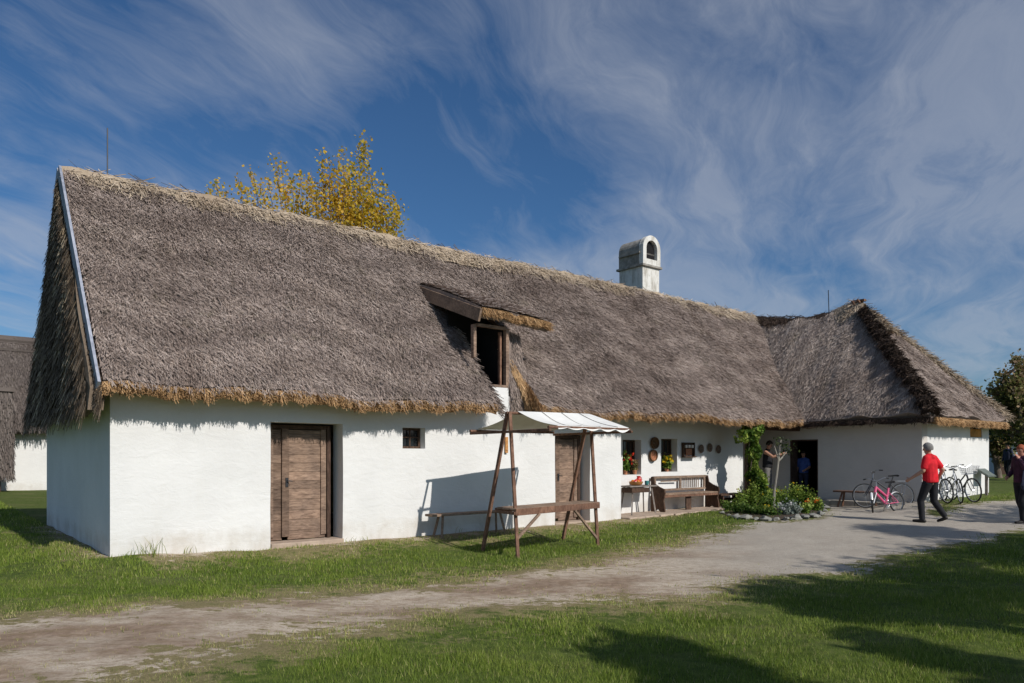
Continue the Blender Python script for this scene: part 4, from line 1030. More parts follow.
# things on the recessed wall
def wall_item(px, py): u, z = on_wall(px, py, .68); return u, z
for i, (px, py, lb) in enumerate(((653.5, 443, 'dark round wicker basket hanging higher of two between the windows'), (652, 455.5, 'reddish patterned wicker basket hanging lower of two between the windows'))):
    u, z = wall_item(px, py); B = thing('hanging_basket', lb, 'basket', L(u, .64, z), THETA, 'wicker baskets hanging on the wall')
    mb = MB()
    for q in range(6):
        r = .03+.022*q; mb.torus((0, .02-.003*q, 0), r, .012, 'y', 20, 5)
    mb.build('woven_body', M['basket'] if i == 0 else M['terracotta'], B, smooth=True)
    mb = MB(); mb.torus((0, -.03, 0), .145, .013, 'y', 24, 6); mb.torus((0, .0, 0), .15, .012, 'y', 24, 6); mb.build('rim', M['basket'], B, smooth=True)
for i, (px, py, lb) in enumerate(((700.6, 448.8, 'brown patterned plate hanging on the wall, nearest the mug rack'), (709.2, 447.6, 'brown patterned plate hanging on the wall, middle of three'), (717.8, 449.3, 'brown patterned plate hanging on the wall, nearest the vine'))):
    u, z = wall_item(px, py); P_ = thing('wall_plate', lb, 'plate', L(u, .675, z), THETA, 'plates hanging on the wall')
    mb = MB(); vs = []; rings = [(0.001, -.004), (.06, -.004), (.075, -.02), (.12, -.03), (.125, -.024), (.08, .0)]
    n_ = 22
    for r, d in rings:
        for k in range(n_): vs.append((r*math.cos(2*PI*k/n_), d, r*math.sin(2*PI*k/n_)))
    mb.add(vs, [(q*n_+k, q*n_+(k+1) % n_, (q+1)*n_+(k+1) % n_, (q+1)*n_+k) for q in range(5) for k in range(n_)]); mb.build('dish', M['plate'], P_, smooth=True)
    mb = MB(); mb.torus((0, -.028, 0), .092, .006, 'y', 22, 5); mb.build('rim_pattern', M['wood_bench'], P_)
u, z = wall_item(687.5, 450)
RK = thing('mug_rack', 'dark wooden wall rack with hooks and mugs right of the second window', 'rack', L(u, .68, z), THETA)
mb = MB(); mb.box((0, 0, .17), (.50, .03, .08)); mb.box((0, -.06, -.19), (.50, .13, .03)); mb.box((-.235, -.03, 0), (.03, .08, .42)); mb.box((.235, -.03, 0), (.03, .08, .42)); mb.box((0, 0, 0), (.44, .015, .26)); mb.build('rack_frame', M['wood_dark'], RK)
mb = MB(); mb.box((.02, -.03, -.06), (.26, .012, .18)); mb.build('painted_board', M['terracotta'], RK)
for i in range(3): mb = MB(); mb.lathe([(.03, 0), (.038, .01), (.04, .08), (.033, .08), (.03, .01)], (-.14+.14*i, -.06, .06), 12); mb.build('mug', M['white_enamel'], RK, smooth=True)

# flowers in windows
def plant(name, label, base_, rot, rad, hgt, nleaf, lsize, leafm, flowers, pot=None, cat='potted plant', group=None, stems=7, z0=0):
    T = thing(name, label, cat, base_, rot, group)
    if pot:
        mb = MB(); mb.lathe([(.045, 0), (.06, .09), (.066, .09), (.066, .115), (.055, .115), (.05, .08)], n=14); mb.build('pot', pot, T, smooth=True); z0 = .10
    mb = MB()
    tips = []
    for i in range(stems):
        a = random.uniform(0, 6.3); r = rad*random.uniform(.2, .9); h = hgt*random.uniform(.5, 1)
        mb.tube([(0.2*r*math.cos(a), .2*r*math.sin(a), z0-.02), (r*.6*math.cos(a), r*.6*math.sin(a), z0+h*.5), (r*math.cos(a), r*math.sin(a), z0+h)], [.006, .005, .003], 4); tips.append((r*math.cos(a), r*math.sin(a), z0+h))
    mb.build('stem', M['leaf_green'], T)
    tp = np.array(tips); c = tp[RNG.integers(0, len(tp), nleaf)]; t = RNG.uniform(.15, 1.0, (nleaf, 1)); C = c*t+np.array([[0, 0, z0]])*(1-t)+RNG.normal(0, rad*.22, (nleaf, 3)); C[:, 2] = np.maximum(C[:, 2], z0)
    tint = np.clip(.35+.5*(C[:, 2]-z0)/hgt+RNG.normal(0, .2, nleaf), 0, 1); np_mesh('foliage', leaves(C, lsize, .2, .7), 4, tint, leafm, T)
    for (fm, nf, fs) in flowers:
        cc = np.stack([RNG.uniform(-rad, rad, nf), RNG.uniform(-rad, rad, nf)*.8, z0+hgt*RNG.uniform(.45, 1.1, nf)], 1)
        for q_ in cc:
            C = q_[None]+RNG.normal(0, fs*.28, (9, 3)); np_mesh('flower', leaves(C, fs, 0, .9), 4, RNG.random(9), fm, T)
    return T
plant('potted_geranium', 'potted red flowering plant standing in the first window', L(wa[0][0]+.20, .78, wa[0][1]+.005), 0, .20, .46, 330, .10, M['leaf_vine'], [(M['fl_red'], 9, .06), (M['fl_white'], 3, .04)], M['terracotta'])
plant('potted_geranium', 'small reddish potted plant in the right corner of the first window', L(wa[1][0]-.13, .80, wa[0][1]+.005), 0, .12, .34, 170, .09, M['leaf_autumn'], [(M['fl_red'], 4, .04)], M['terracotta'])
plant('potted_yellow_plant', 'bushy yellow flowering pot plant in the second window', L((wb[0][0]+wb[1][0])/2, .79, wb[0][1]+.005), 0, .19, .32, 320, .09, M['leaf_vine'], [(M['fl_yellow'], 16, .07)], M['terracotta'])

# ================================================================== FLOWER BED, VINE, SAPLING
# vine climbing the post
VN = thing('climbing_vine', 'green climbing vine covering the porch post up to the eave', 'vine', L(16.35, -.25, 0), THETA)
mb = MB()
for i in range(6):
    a = i*1.05; pts = [(.14*math.cos(a+h*1.3)+.05*math.sin(h*3), .13*math.sin(a+h*1.3), h) for h in np.linspace(0, 2.3, 12)]; mb.tube(pts, .012, 5)
mb.build('stem', M['bark'], VN)
n = 5600; h = RNG.uniform(0, 2.35, n); w = .18+.30*sst(1.3, 0, h)+.12*sst(1.8, 2.35, h)+.07*np.sin(h*9)
a = RNG.uniform(0, 2*PI, n); r = w*np.sqrt(RNG.uniform(.15, 1, n)); shift = .42*sst(1.4, 0, h)
C = np.stack([r*np.cos(a)*1.0+shift, r*np.sin(a)*.9-.05, h], 1)
ex = RNG.random(n) < .12; C[ex, 0] = RNG.uniform(-.75, .1, ex.sum()); C[ex, 2] = 2.28-.35*RNG.random(ex.sum())**1.6-(.15*np.abs(C[ex, 0])); C[ex, 1] = RNG.uniform(-.25, .1, ex.sum())
gap = np.sin(C[:, 0]*17+C[:, 2]*8)*np.sin(C[:, 2]*13) > -.7
C = C[gap]; tint = np.clip(.45+.3*np.sin(C[:, 2]*7+C[:, 0]*9)+RNG.normal(0, .22, len(C)), 0, 1)
np_mesh('foliage', leaves(C, .10, -.3, .8), 4, tint, M['leaf_vine'], VN)
# hanging tendril left of the post, throwing a shadow on the wall
# sapling
sx, sy, sz = at(774.5, 507); SY = 20.2; SX = (773.5-512)/F*SY
SP = thing('young_tree', 'thin pale young tree with crooked trunk and cut branches in the flower bed', 'tree', (SX, SY, 0), 0)
mb = MB(); mb.tube([(0, 0, -.05), (.02, 0, .5), (.10, .02, 1.0), (.13, .0, 1.35), (.16, 0, 1.6), (.20, 0, 1.92)], [.042, .036, .032, .034, .028, .024], 8)
mb.tube([(.13, 0, 1.33), (.26, .02, 1.45), (.36, .02, 1.60)], [.032, .025, .018], 7); mb.tube([(.13, 0, 1.36), (.08, 0, 1.55), (.02, 0, 1.75)], [.025, .02, .012], 7)
mb.build('trunk', M['bark_pale'], SP, smooth=True)
n = 60; C = np.stack([RNG.normal(.2, .12, n), RNG.normal(0, .1, n), RNG.normal(1.82, .1, n)], 1); C2 = np.stack([RNG.normal(.40, .1, 30), RNG.normal(0, .1, 30), RNG.normal(1.62, .08, 30)], 1)
np_mesh('crown', leaves(np.concatenate([C, C2]), .08), 4, RNG.random(90), M['leaf_dark'], SP)
# border stones
bed_px = [(722, 514), (729, 516.5), (737, 518.5), (746, 519.5), (756, 520.5), (766, 521), (776, 521), (786, 520.5), (796, 519.5), (805, 518.5), (814, 517), (821, 515), (825, 512), (826, 509), (824, 506.5)]
pos_txt = ['at the left end of the flower bed', 'second from the left along the bed', 'under the vine, left front of the bed', 'in front of the vine roots', 'just right of the vine roots', 'in front of the young tree', 'right of the young tree foot', 'at the middle front of the bed', 'before the marigolds', 'under the orange blossoms', 'at the front right bend', 'outermost at the right bend', 'right side of the bed facing the path', 'at the right rear of the bed', 'rearmost by the wing door']
for i, (px, py) in enumerate(bed_px):
    x, y, z = at(px, py); mb = MB(); r = random.uniform(.05, .12); mb.blob((0, 0, 0), (r*1.3, r, r*.65), 10, i, .35)
    o = mb.build('border_stone', M['stone'], smooth=True); o.location = (x, y, z+.03); o.rotation_euler = (0, 0, random.uniform(0, 3))
    tag(o, 'rough pale border stone '+pos_txt[i], 'stone', 'border stones of the flower bed')
mb = MB(); pts = [at(px, py) for px, py in bed_px]+[(L(17.3, -.6).x, L(17.3, -.6).y, 0), (L(16.2, -.5).x, L(16.2, -.5).y, 0), (L(14.6, -.7).x, L(14.6, -.7).y, 0)]
c = np.mean([p[:2] for p in pts], 0); k = len(pts)
mb.add([(c[0], c[1], .13)]+[(p[0], p[1], gz(p[0], p[1])+.02) for p in pts], [(0, i+1, (i+1) % k+1) for i in range(k)]); tag(mb.build('flower_bed_soil', simple('soil', (.06, .042, .03), .95, 0, .3, 12, .5)), None, None, kind='structure')
bed_pts = [(728, 511, .22, 'low'), (738, 514, .25, 'low'), (748, 515, .30, 'low'), (760, 516, .22, 'yellow'), (771, 517, .2, 'low'), (783, 516.5, .26, 'grey'), (795, 516, .3, 'grey'), (806, 515, .28, 'orange'), (816, 512, .30, 'orange'),
           (742, 509, .55, 'bush'), (752, 508, .75, 'bush'), (763, 508, .62, 'bush'), (772, 507, .5, 'bush'), (783, 507, .55, 'bush'), (792, 506, .66, 'bush'), (801, 506, .60, 'bush'), (809, 506, .45, 'bush'), (757, 505, .95, 'bush'), (788, 509, .4, 'low'), (767, 511, .35, 'low')]
desc = {'low': 'low green leafy plant', 'grey': 'silvery grey mounded plant', 'yellow': 'low plant with yellow blossoms', 'orange': 'orange red marigold clump', 'bush': 'tall bushy green plant'}
where = ['at the left tip of the bed', 'behind the second border stone', 'at the foot of the vine', 'in front of the young tree', 'at the front edge right of the yellow blossoms', 'left of its twin at the front edge', 'right of its twin at the front edge', 'in front of the doorway', 'at the right tip of the bed', 'left of the vine foot', 'against the vine foot', 'between vine and young tree', 'at the young tree trunk', 'just right of the young tree', 'tallest one below the dark doorway', 'right of the tallest one below the doorway', 'rightmost before the doorway', 'rising highest into the vine', 'in the middle of the bed', 'between the vine and the front stones']
for (px, py, h, k_), w_ in zip(bed_pts, where):
    x, y, z = at(px, py); nm = {'low': 'leafy_plant', 'grey': 'silver_plant', 'yellow': 'yellow_flower_plant', 'orange': 'marigold', 'bush': 'bushy_plant'}[k_]
    fl_ = {'yellow': [(M['fl_yellow'], 3, .06)], 'orange': [(M['fl_orange'], 3, .07)], 'grey': [(M['fl_white'], 2, .05)], 'bush': [(M['fl_yellow'], 2, .03)], 'low': []}[k_]
    lm = M['leaf_vine'] if k_ in ('bush', 'orange') else (M['leaf_silver'] if k_ == 'grey' and 'leaf_silver' in M else M['leaf_green'])
    if k_ == 'grey' and 'leaf_silver' not in M:
        M['leaf_silver'] = leafmat('silver_leaves', [(0, (.10, .13, .10)), (1, (.30, .34, .30))]); lm = M['leaf_silver']
    plant(nm, desc[k_]+' '+w_, (x, y, z+.03), random.uniform(0, 6), .22+.12*h, h, int(330+450*h), .062, lm, fl_, None, 'plant', 'plants of the flower bed', 9)

# ================================================================== WING YARD
WB = thing('yard_bench', 'small rustic wooden bench by the shaded wing wall behind the bicycles', 'bench', L(WU-.62, -2.2, .0), THETA+PI/2)
mb = MB(); mb.box((0, 0, .45), (1.3, .26, .05)); mb.build('seat', M['wood_red'], WB, bevel=.006)
for sx_ in (-1, 1):
    for sy_ in (-1, 1): mb = MB(); mb.bar((sx_*.40, sy_*.06, .43), (sx_*.50, sy_*.14, 0), .04, .045); mb.build('leg', M['wood_red'], WB)

def bicycle(name, label, loc, rz, R=.33, wb=1.05, frame='black_enamel', steer=0, lean=0, guard=None, basket=False, group=None, kids=False, rack=False):
    T = thing(name, label, 'bicycle', loc, 0, group); T.rotation_euler = (lean, 0, rz)
    xr, xf = -wb/2, wb/2; k = R/.33
    bb = Vector((-.07*k, 0, .28*k)); seat_t = Vector((-.24*k, 0, .72*(.88 if kids else 1))); head_t = Vector((xf-.24*k, 0, .80*(.85 if kids else 1))); head_b = Vector((xf-.17*k, 0, .62*(.85 if kids else 1)))
    rear = Vector((xr, 0, R)); front = Vector((xf, 0, R))
    mb = MB(); r = .019 if not kids else .028
    mb.tube([seat_t, bb], r, 8); mb.tube([head_b, bb], r*1.15, 8); mb.tube([head_t+Vector((0, 0, -.02)), seat_t*(.45)+bb*.55], r, 8); mb.tube([head_t, head_b], r*1.2, 8)
    for s in (-1, 1):
        o_ = Vector((0, s*.06, 0)); mb.tube([bb, rear+o_], .010, 6); mb.tube([seat_t*.8+bb*.2, rear+o_], .009, 6)
    mb.build('frame', M[frame], T, smooth=True)
    def wheel(c, nm):
        W = MB(); W.torus((0, 0, 0), R-.035, .011, 'y', 32, 6)
        for i in range(18):
            a = 2*PI*i/18; W.tube([(0, .02*(-1)**i, 0), ((R-.04)*math.cos(a), 0, (R-.04)*math.sin(a))], .0022, 4, cap=False)
        W.tube([(0, -.035, 0), (0, .035, 0)], .022, 8)
        w = W.build('wheel', M['steel'], T, smooth=True); w.location = c
        Tm = MB(); Tm.torus((0, 0, 0), R-.018, .020, 'y', 36, 8); t = Tm.build('tyre', M['rubber'], w, smooth=True)
        if guard:
            G = MB(); n_ = 16; vs = []
            a0, a1 = (.25*PI, 1.1*PI) if nm == 'r' else (.1*PI, .85*PI)
            for i in range(n_+1):
                a = a0+(a1-a0)*i/n_
                for y, q in ((-.03, R+.012), (0, R+.028), (.03, R+.012)): vs.append((q*math.cos(a), y, q*math.sin(a)))
            G.add(vs, [(i*3+j, i*3+j+1, i*3+j+4, i*3+j+3) for i in range(n_) for j in range(2)]); G.build('mudguard', M[guard], w, smooth=True)
        return w
    wheel(rear, 'r'); wf = wheel(front, 'f'); wf.rotation_euler = (0, 0, steer)
    mb = MB()
    for s in (-1, 1): mb.tube([head_b+Vector((0, s*.045, -.01)), front+Vector((0, s*.05, 0))], .013, 6)
    mb.tube([head_b+Vector((0, -.05, -.01)), head_b+Vector((0, .05, -.01))], .014, 6); mb.build('fork', M['white_enamel'] if kids else M[frame], T, smooth=True)
    mb = MB(); top = head_t+Vector((-.02, 0, .14)); mb.tube([head_t, top], .012, 6); c, s_ = math.cos(steer), math.sin(steer)
    def hp(x, y, z): return top+Vector((x*c-y*s_, x*s_+y*c, z))
    mb.tube([hp(-.14, -.29, .06), hp(-.02, -.20, .08), hp(.03, 0, .0), hp(-.02, .20, .08), hp(-.14, .29, .06)], .011, 6)
    HB = mb.build('handlebar', M['steel'], T, smooth=True)
    for s in (-1, 1): mb = MB(); mb.tube([hp(-.15, s*.295, .06), hp(-.07, s*.24, .07)], .016, 6); mb.build('grip', M['rubber'], HB, smooth=True)
    mb = MB(); st = seat_t+Vector((-.05, 0, .13)); mb.tube([seat_t, st], .012, 6)
    prof = [(-.14, .075, .0), (-.10, .09, .015), (0, .055, .005), (.07, .022, 0), (.13, .014, -.005)]; vs = []
    for x, w_, z in prof:
        for a in range(8): vs.append((st.x+x, w_*math.cos(a*PI/4), st.z+z+.025+.022*math.sin(a*PI/4)))
    mb.add(vs, [(i*8+j, i*8+(j+1) % 8, (i+1)*8+(j+1) % 8, (i+1)*8+j) for i in range(4) for j in range(8)]+[tuple(range(7, -1, -1)), tuple(range(32, 40))])
    mb.build('saddle', M['rubber'], T, smooth=True)
    mb = MB(); mb.torus((bb.x, .05, bb.z), .085*k, .008, 'y', 20, 5); mb.tube([(bb.x, -.1, bb.z), (bb.x, .1, bb.z)], .012, 6)
    for s in (-1, 1): mb.tube([(bb.x, s*.07, bb.z), (bb.x+s*.12, s*.08, bb.z-.10)], .009, 5); mb.box((bb.x+s*.12, s*.12, bb.z-.10), (.09, .08, .02))
    mb.tube([(bb.x, .05, bb.z+.08*k), (xr, .05, R+.04)], .005, 4); mb.tube([(bb.x, .05, bb.z-.08*k), (xr, .05, R-.04)], .005, 4); mb.build('crankset', M['steel'], T)
    mb = MB(); mb.tube([(bb.x-.05, -.05, bb.z), (bb.x-.12, -.22, .02)], .008, 5); mb.build('kickstand', M['steel'], T)
    if rack:
        mb = MB(); zr = 2*R+.06
        for y in (-.06, 0, .06): mb.tube([(xr-.22, y, zr), (xr+.16, y, zr)], .006, 5)
        for x in (-.22, -.05, .12): mb.tube([(xr+x, -.06, zr), (xr+x, .06, zr)], .006, 5)
        for y in (-.07, .07): mb.tube([(xr, y, R), (xr-.1, y, zr)], .006, 5)
        mb.build('luggage_rack', M['steel'], T)
    if basket:
        mb = MB(); b0 = top+Vector((.16, 0, -.16))
        for z in (0, .05, .10, .15, .20):
            w_ = .12+.25*z; p = [b0+Vector((a*w_, b*w_*1.2, z)) for a, b in ((-1, -1), (1, -1), (1, 1), (-1, 1), (-1, -1))]; mb.tube(p, .004, 4)
        for i in range(-3, 4):
            for s in (-1, 1):
                mb.tube([b0+Vector((i*.04, s*.144, 0)), b0+Vector((i*.055, s*.204, .2))], .003, 4); mb.tube([b0+Vector((s*.12, i*.045, 0)), b0+Vector((s*.17, i*.06, .2))], .003, 4)
            mb.tube([b0+Vector((i*.04, -.144, 0)), b0+Vector((i*.04, .144, 0))], .003, 4)
        mb.build('wire_basket', M['steel'], T)
    return T
# pink kids' bike facing left, dark bike behind facing right
def gp(px, Y): return ((px-512)/F*Y, Y, gz((px-512)/F*Y, Y))
bx, by, bz = gp(885.2, 19.25); bicycle('childs_bicycle', "pink and white child's bicycle with white mudguard parked in the yard", (bx, by, bz), PI+.38, .255, .86, 'pink', steer=.75, lean=.10, guard='white_enamel', kids=True)
bx, by, bz = gp(884.5, 20.15); bicycle('bicycle', 'black adult bicycle with luggage rack standing behind the pink one', (bx, by, bz), PI+.04, .335, 1.04, 'black_enamel', steer=-.15, lean=.12, rack=True)
for i, (px, Y, fr2, lb, st, bk) in enumerate(((941, 20.2, 'grey_enamel', 'grey bicycle nearest the red shirted man, leaning by the lit wing wall', .2, False), (952, 20.25, 'white_enamel', 'pale framed bicycle, middle one of those by the lit wing wall', -.2, False), (963, 20.6, 'black_enamel', 'dark bicycle with wire basket, rightmost by the lit wing wall', .1, True))):
    bx, by, bz = gp(px, Y); bicycle('bicycle', lb, (bx, by, bz), -1.80+.10*i, .335, 1.05, fr2, steer=st, lean=.10, basket=bk, group='bicycles leaning by the lit wing wall')
# information lectern at the end of the wing
IX, IY = (986.5-512)/F*22.6, 22.6
IS = thing('information_lectern', 'grey green slanted information board on a short post at the wing corner', 'information board', (IX, IY, gz(IX, IY)), THETA)
mb = MB(); mb.bar((0, 0, -.05), (0, 0, .62), .07, .07); mb.bar((-.05, -.1, .55), (.05, .14, .68), .05, .04); mb.build('post', M['wood_grey'], IS)
mb = MB(); mb.box((0, 0, .68), (.66, .40, .03), Matrix.Rotation(.62, 3, 'X')); pn = mb.build('panel', M['board_green'], IS)
mb = MB(); mb.box((0, -.005, .70), (.60, .34, .012), Matrix.Rotation(.62, 3, 'X')); mb.build('information_sheet', M['board_green'], pn)

# ================================================================== PEOPLE
def skin_mesh(name, joints, edges, mat, parent, vox=.011, smooth=3, blobs=()):
    """joints: name -> (x,y,z, r_side, r_depth); tapered limbs fused into one continuous surface"""
    mb = MB()
    def ring(p, d, r1, r2, n=14):
        y = Vector((0, 1, 0)); y = (y-d*y.dot(d))
        if y.length < .2: y = Vector((0, 0, 1)); y = y-d*y.dot(d)
        y.normalize(); x = d.cross(y)
        return [p+y*(r1*math.cos(2*PI*k/n))+x*(r2*math.sin(2*PI*k/n)) for k in range(n)]
    for a, b in edges:
        A = joints[a]; B = joints[b]; pa_, pb_ = Vector(A[:3]), Vector(B[:3]); d = pb_-pa_
        if d.length < 1e-5: continue
        d.normalize(); ra = (A[3], A[4] if len(A) > 4 else A[3]); rb = (B[3], B[4] if len(B) > 4 else B[3]); L_ = (pb_-pa_).length
        rows = []; m = 4; fl0 = .12 if a.startswith('lo') else .98
        for q in range(m):      # rounded start
            t = math.cos(PI/2*q/m)*fl0; c_ = math.sin(PI/2*max(q, .25)/m); rows.append(ring(pa_-d*min(ra)*t, d, ra[0]*c_, ra[1]*c_))
        rows.append(ring(pa_, d, *ra)); rows.append(ring(pa_.lerp(pb_, .5), d, (ra[0]+rb[0])/2, (ra[1]+rb[1])/2)); rows.append(ring(pb_, d, *rb))
        for q in range(m-1, -1, -1):
            t = math.cos(PI/2*q/m)*.98; c_ = math.sin(PI/2*max(q, .25)/m); rows.append(ring(pb_+d*min(rb)*t, d, rb[0]*c_, rb[1]*c_))
        vs = [p for r_ in rows for p in r_]; n = 14; fs = [(i*n+k, i*n+(k+1) % n, (i+1)*n+(k+1) % n, (i+1)*n+k) for i in range(len(rows)-1) for k in range(n)]
        fs += [tuple(range(n-1, -1, -1)), tuple((len(rows)-1)*n+k for k in range(n))]; mb.add(vs, fs)
    o = mb.build(name, mat, parent)
    rm = o.modifiers.new('remesh', 'REMESH'); rm.mode = 'VOXEL'; rm.voxel_size = vox
    if smooth: sm = o.modifiers.new('smooth', 'SMOOTH'); sm.factor = .5; sm.iterations = smooth
    bpy.context.view_layer.update(); dg = bpy.context.evaluated_depsgraph_get(); nm = bpy.data.meshes.new_from_object(o.evaluated_get(dg))
    o.modifiers.clear(); o.data = nm
    nm.polygons.foreach_set('use_smooth', [True]*len(nm.polygons))
    return o
def lerp3(a, b, t): return tuple(a[i]+(b[i]-a[i])*t for i in range(3))
def person(label, loc, rz, J, skin, hair, shirt, pants, shoes, sleeve='short', h=1.0, hairlen=0, shirt_len=0.0, held=None):
    """J: pelvis, chest, neck, head, and l/r shoulder elbow wrist hand hip knee ankle toe. faces +X"""
    T = thing('person', label, 'person', loc, rz)
    T.scale = (h, h, h)
    hd = Vector(J['head']); nk = Vector(J['neck']); up = (hd-nk).normalized(); fwd = Vector(J.get('face', (1, 0, 0))).normalized(); fwd = (fwd-up*fwd.dot(up)).normalized(); sd = up.cross(fwd)
    body = {'pelvis': (*J['pelvis'], .150, .100), 'waist': (*lerp3(J['pelvis'], J['chest'], .5), .135, .095), 'chest': (*J['chest'], .155, .105), 'shl': (*lerp3(J['chest'], J['neck'], .55), .125, .075), 'neck': (*J['neck'], .054, .054)}
    hb = hd-up*.045; body['jaw'] = (*(hb+fwd*.012), .062, .068); body['head'] = (*(hd+up*.015), .078, .088); body['crown'] = (*(hd+up*.075), .055, .062)
    body['nose'] = (*(hd+fwd*.098-up*.012), .011, .013)
    edges = [('pelvis', 'waist'), ('waist', 'chest'), ('chest', 'shl'), ('shl', 'neck'), ('neck', 'jaw'), ('jaw', 'head'), ('head', 'crown')]
    body['nroot'] = (*(hd+fwd*.06+up*.01), .012, .012); edges.append(('nroot', 'nose'))
    for s in 'lr':
        e = 1 if s == 'l' else -1
        sh, el, wr = J[s+'sh'], J[s+'el'], J[s+'wr']; hp_, kn, an = J[s+'hip'], J[s+'kn'], J[s+'an']
        body[s+'sh'] = (*sh, .056, .056); body[s+'el'] = (*el, .042, .042); body[s+'fa'] = (*lerp3(el, wr, .35), .041, .041); body[s+'wr'] = (*wr, .026, .030)
        d = (Vector(wr)-Vector(el)).normalized(); hdir = (d+Vector(J.get(s+'hd', (0, 0, 0)))).normalized(); pm = Vector(wr)+hdir*.06; body[s+'pm'] = (*pm, .022, .038)
        edges += [('chest', s+'sh'), (s+'sh', s+'el'), (s+'el', s+'fa'), (s+'fa', s+'wr'), (s+'wr', s+'pm')]
        sdv = hdir.cross(Vector((0, 1, 0)) if abs(hdir.y) < .8 else Vector((1, 0, 0))).normalized(); curl = hdir.cross(sdv)*.5*e
        for f in range(4):
            q = pm+sdv*(.026-.0175*f); fl_ = (.075, .085, .08, .062)[f]; a, b, c = s+'f%da' % f, s+'f%db' % f, s+'f%dc' % f
            body[a] = (*q, .0095, .0095); body[b] = (*(q+(hdir+curl*.3).normalized()*fl_*.55), .009, .009); body[c] = (*(q+(hdir+curl*.3).normalized()*fl_*.55+(hdir+curl*1.6).normalized()*fl_*.45), .0075, .0075); edges += [(a, b), (b, c)]
        q = Vector(wr)+hdir*.03+sdv*.02; body[s+'ta'] = (*q, .011, .011); body[s+'tb'] = (*(q+(hdir*.6+sdv).normalized()*.04), .010, .010); body[s+'tc'] = (*(q+(hdir*.6+sdv).normalized()*.04+(hdir+sdv*.3).normalized()*.03), .008, .008); edges += [(s+'ta', s+'tb'), (s+'tb', s+'tc')]
        body[s+'hip'] = (*hp_, .085, .085); body[s+'kn'] = (*kn, .055, .055); body[s+'cf'] = (*lerp3(kn, an, .3), .054, .056); body[s+'an'] = (*an, .034, .036); edges += [('pelvis', s+'hip'), (s+'hip', s+'kn'), (s+'kn', s+'cf'), (s+'cf', s+'an')]
        ear = hd+sd*(.078*e)-up*.005; body[s+'ea'] = (*ear, .012, .008); body[s+'eb'] = (*(ear+up*.03-fwd*.008), .010, .007); edges.append((s+'ea', s+'eb'))
    B = skin_mesh('body', body, edges, skin, T, .0075, 1)
    # face details
    for e in (-1, 1):
        p = hd+fwd*.079+sd*(.030*e)+up*.008; mb = MB(); mb.blob(tuple(p), .011, 8, 0, 0); mb.build('eye', M['dark'], T, smooth=True)
    p = hd+fwd*.078-up*.058; mb = MB(); mb.bar(p-sd*.022, p+sd*.022, .008, .007); mb.build('mouth', M['cloth_maroon'], T)
    # hair: cap over crown and back of the head
    mb = MB(); n_ = 20; m_ = 11; vs = []
    for i in range(m_+1):
        ph = PI*.60*i/m_
        for k in range(n_):
            a = 2*PI*k/n_; x = math.cos(a); ext = ph*(1.0 if x < .35 else .62)+(hairlen*.6 if x < .3 else 0)*(i/m_)
            q = 1.03+.05*noise.noise(Vector((math.cos(a)*3, math.sin(a)*3, ph*4)))
            p = Vector((math.sin(ext)*x*.105-.012, math.sin(ext)*math.sin(a)*.088, math.cos(ext)*.118))*q
            vs.append(hd+up*.022+fwd*p.x+sd*p.y+up*p.z)
    mb.add(vs, [(i*n_+k, i*n_+(k+1) % n_, (i+1)*n_+(k+1) % n_, (i+1)*n_+k) for i in range(m_) for k in range(n_)])
    mb.build('hair', hair, T, smooth=True)
    # shirt
    sj = {'lo': (*lerp3(J['pelvis'], J['chest'], -.05-shirt_len), .185, .150), 'waist': (*lerp3(J['pelvis'], J['chest'], .45), .184, .150), 'chest': (*J['chest'], .186, .144), 'yoke': (*lerp3(J['chest'], J['neck'], .50), .150, .100), 'collar': (*lerp3(J['chest'], J['neck'], .82), .075, .075)}
    se = [('lo', 'waist'), ('waist', 'chest'), ('chest', 'yoke'), ('yoke', 'collar')]
    for s in 'lr':
        sh, el, wr = J[s+'sh'], J[s+'el'], J[s+'wr']; sj[s+'sh'] = (*sh, .076, .076)
        se += [('yoke', s+'sh')]
        if sleeve == 'short': sj[s+'e'] = (*lerp3(sh, el, .72), .066, .070); se += [(s+'sh', s+'e')]
        elif sleeve == 'long': sj[s+'e'] = (*el, .058, .058); sj[s+'w'] = (*lerp3(el, wr, .9), .044, .044); se += [(s+'sh', s+'e'), (s+'e', s+'w')]
        else: sj[s+'sh'] = (*lerp3(sh, J['chest'], .25), .066, .066)
    skin_mesh('shirt', sj, se, shirt, T, .012, 4)
    pj = {'p': (*lerp3(J['pelvis'], J['chest'], .05), .160, .118)}; pe = []
    for s in 'lr':
        hp_, kn, an = J[s+'hip'], J[s+'kn'], J[s+'an']; pj[s+'h'] = (*lerp3(hp_, kn, .06), .105, .105); pj[s+'k'] = (*kn, .072, .075); pj[s+'c'] = (*lerp3(kn, an, .4), .068, .07); pj[s+'a'] = (*lerp3(kn, an, 1.0), .056, .062); pe += [('p', s+'h'), (s+'h', s+'k'), (s+'k', s+'c'), (s+'c', s+'a')]
    skin_mesh('trousers', pj, pe, pants, T, .012, 4)
    for s in 'lr':
        an = Vector(J[s+'an']); toe = Vector(J[s+'toe']); d = (toe-an); d2 = Vector((d.x, d.y, d.z)).normalized(); heel = an-d2*.05; heel.z = min(heel.z, max(an.z-.055, .035))
        skin_mesh('shoe', {'a': (*an, .042, .042), 'h': (*heel, .040, .036), 'm': (*lerp3(heel, toe, .55), .042, .038), 't': (*toe, .038, .028)}, [('a', 'h'), ('h', 'm'), ('m', 't')], shoes, T, .010, 2)
    return T
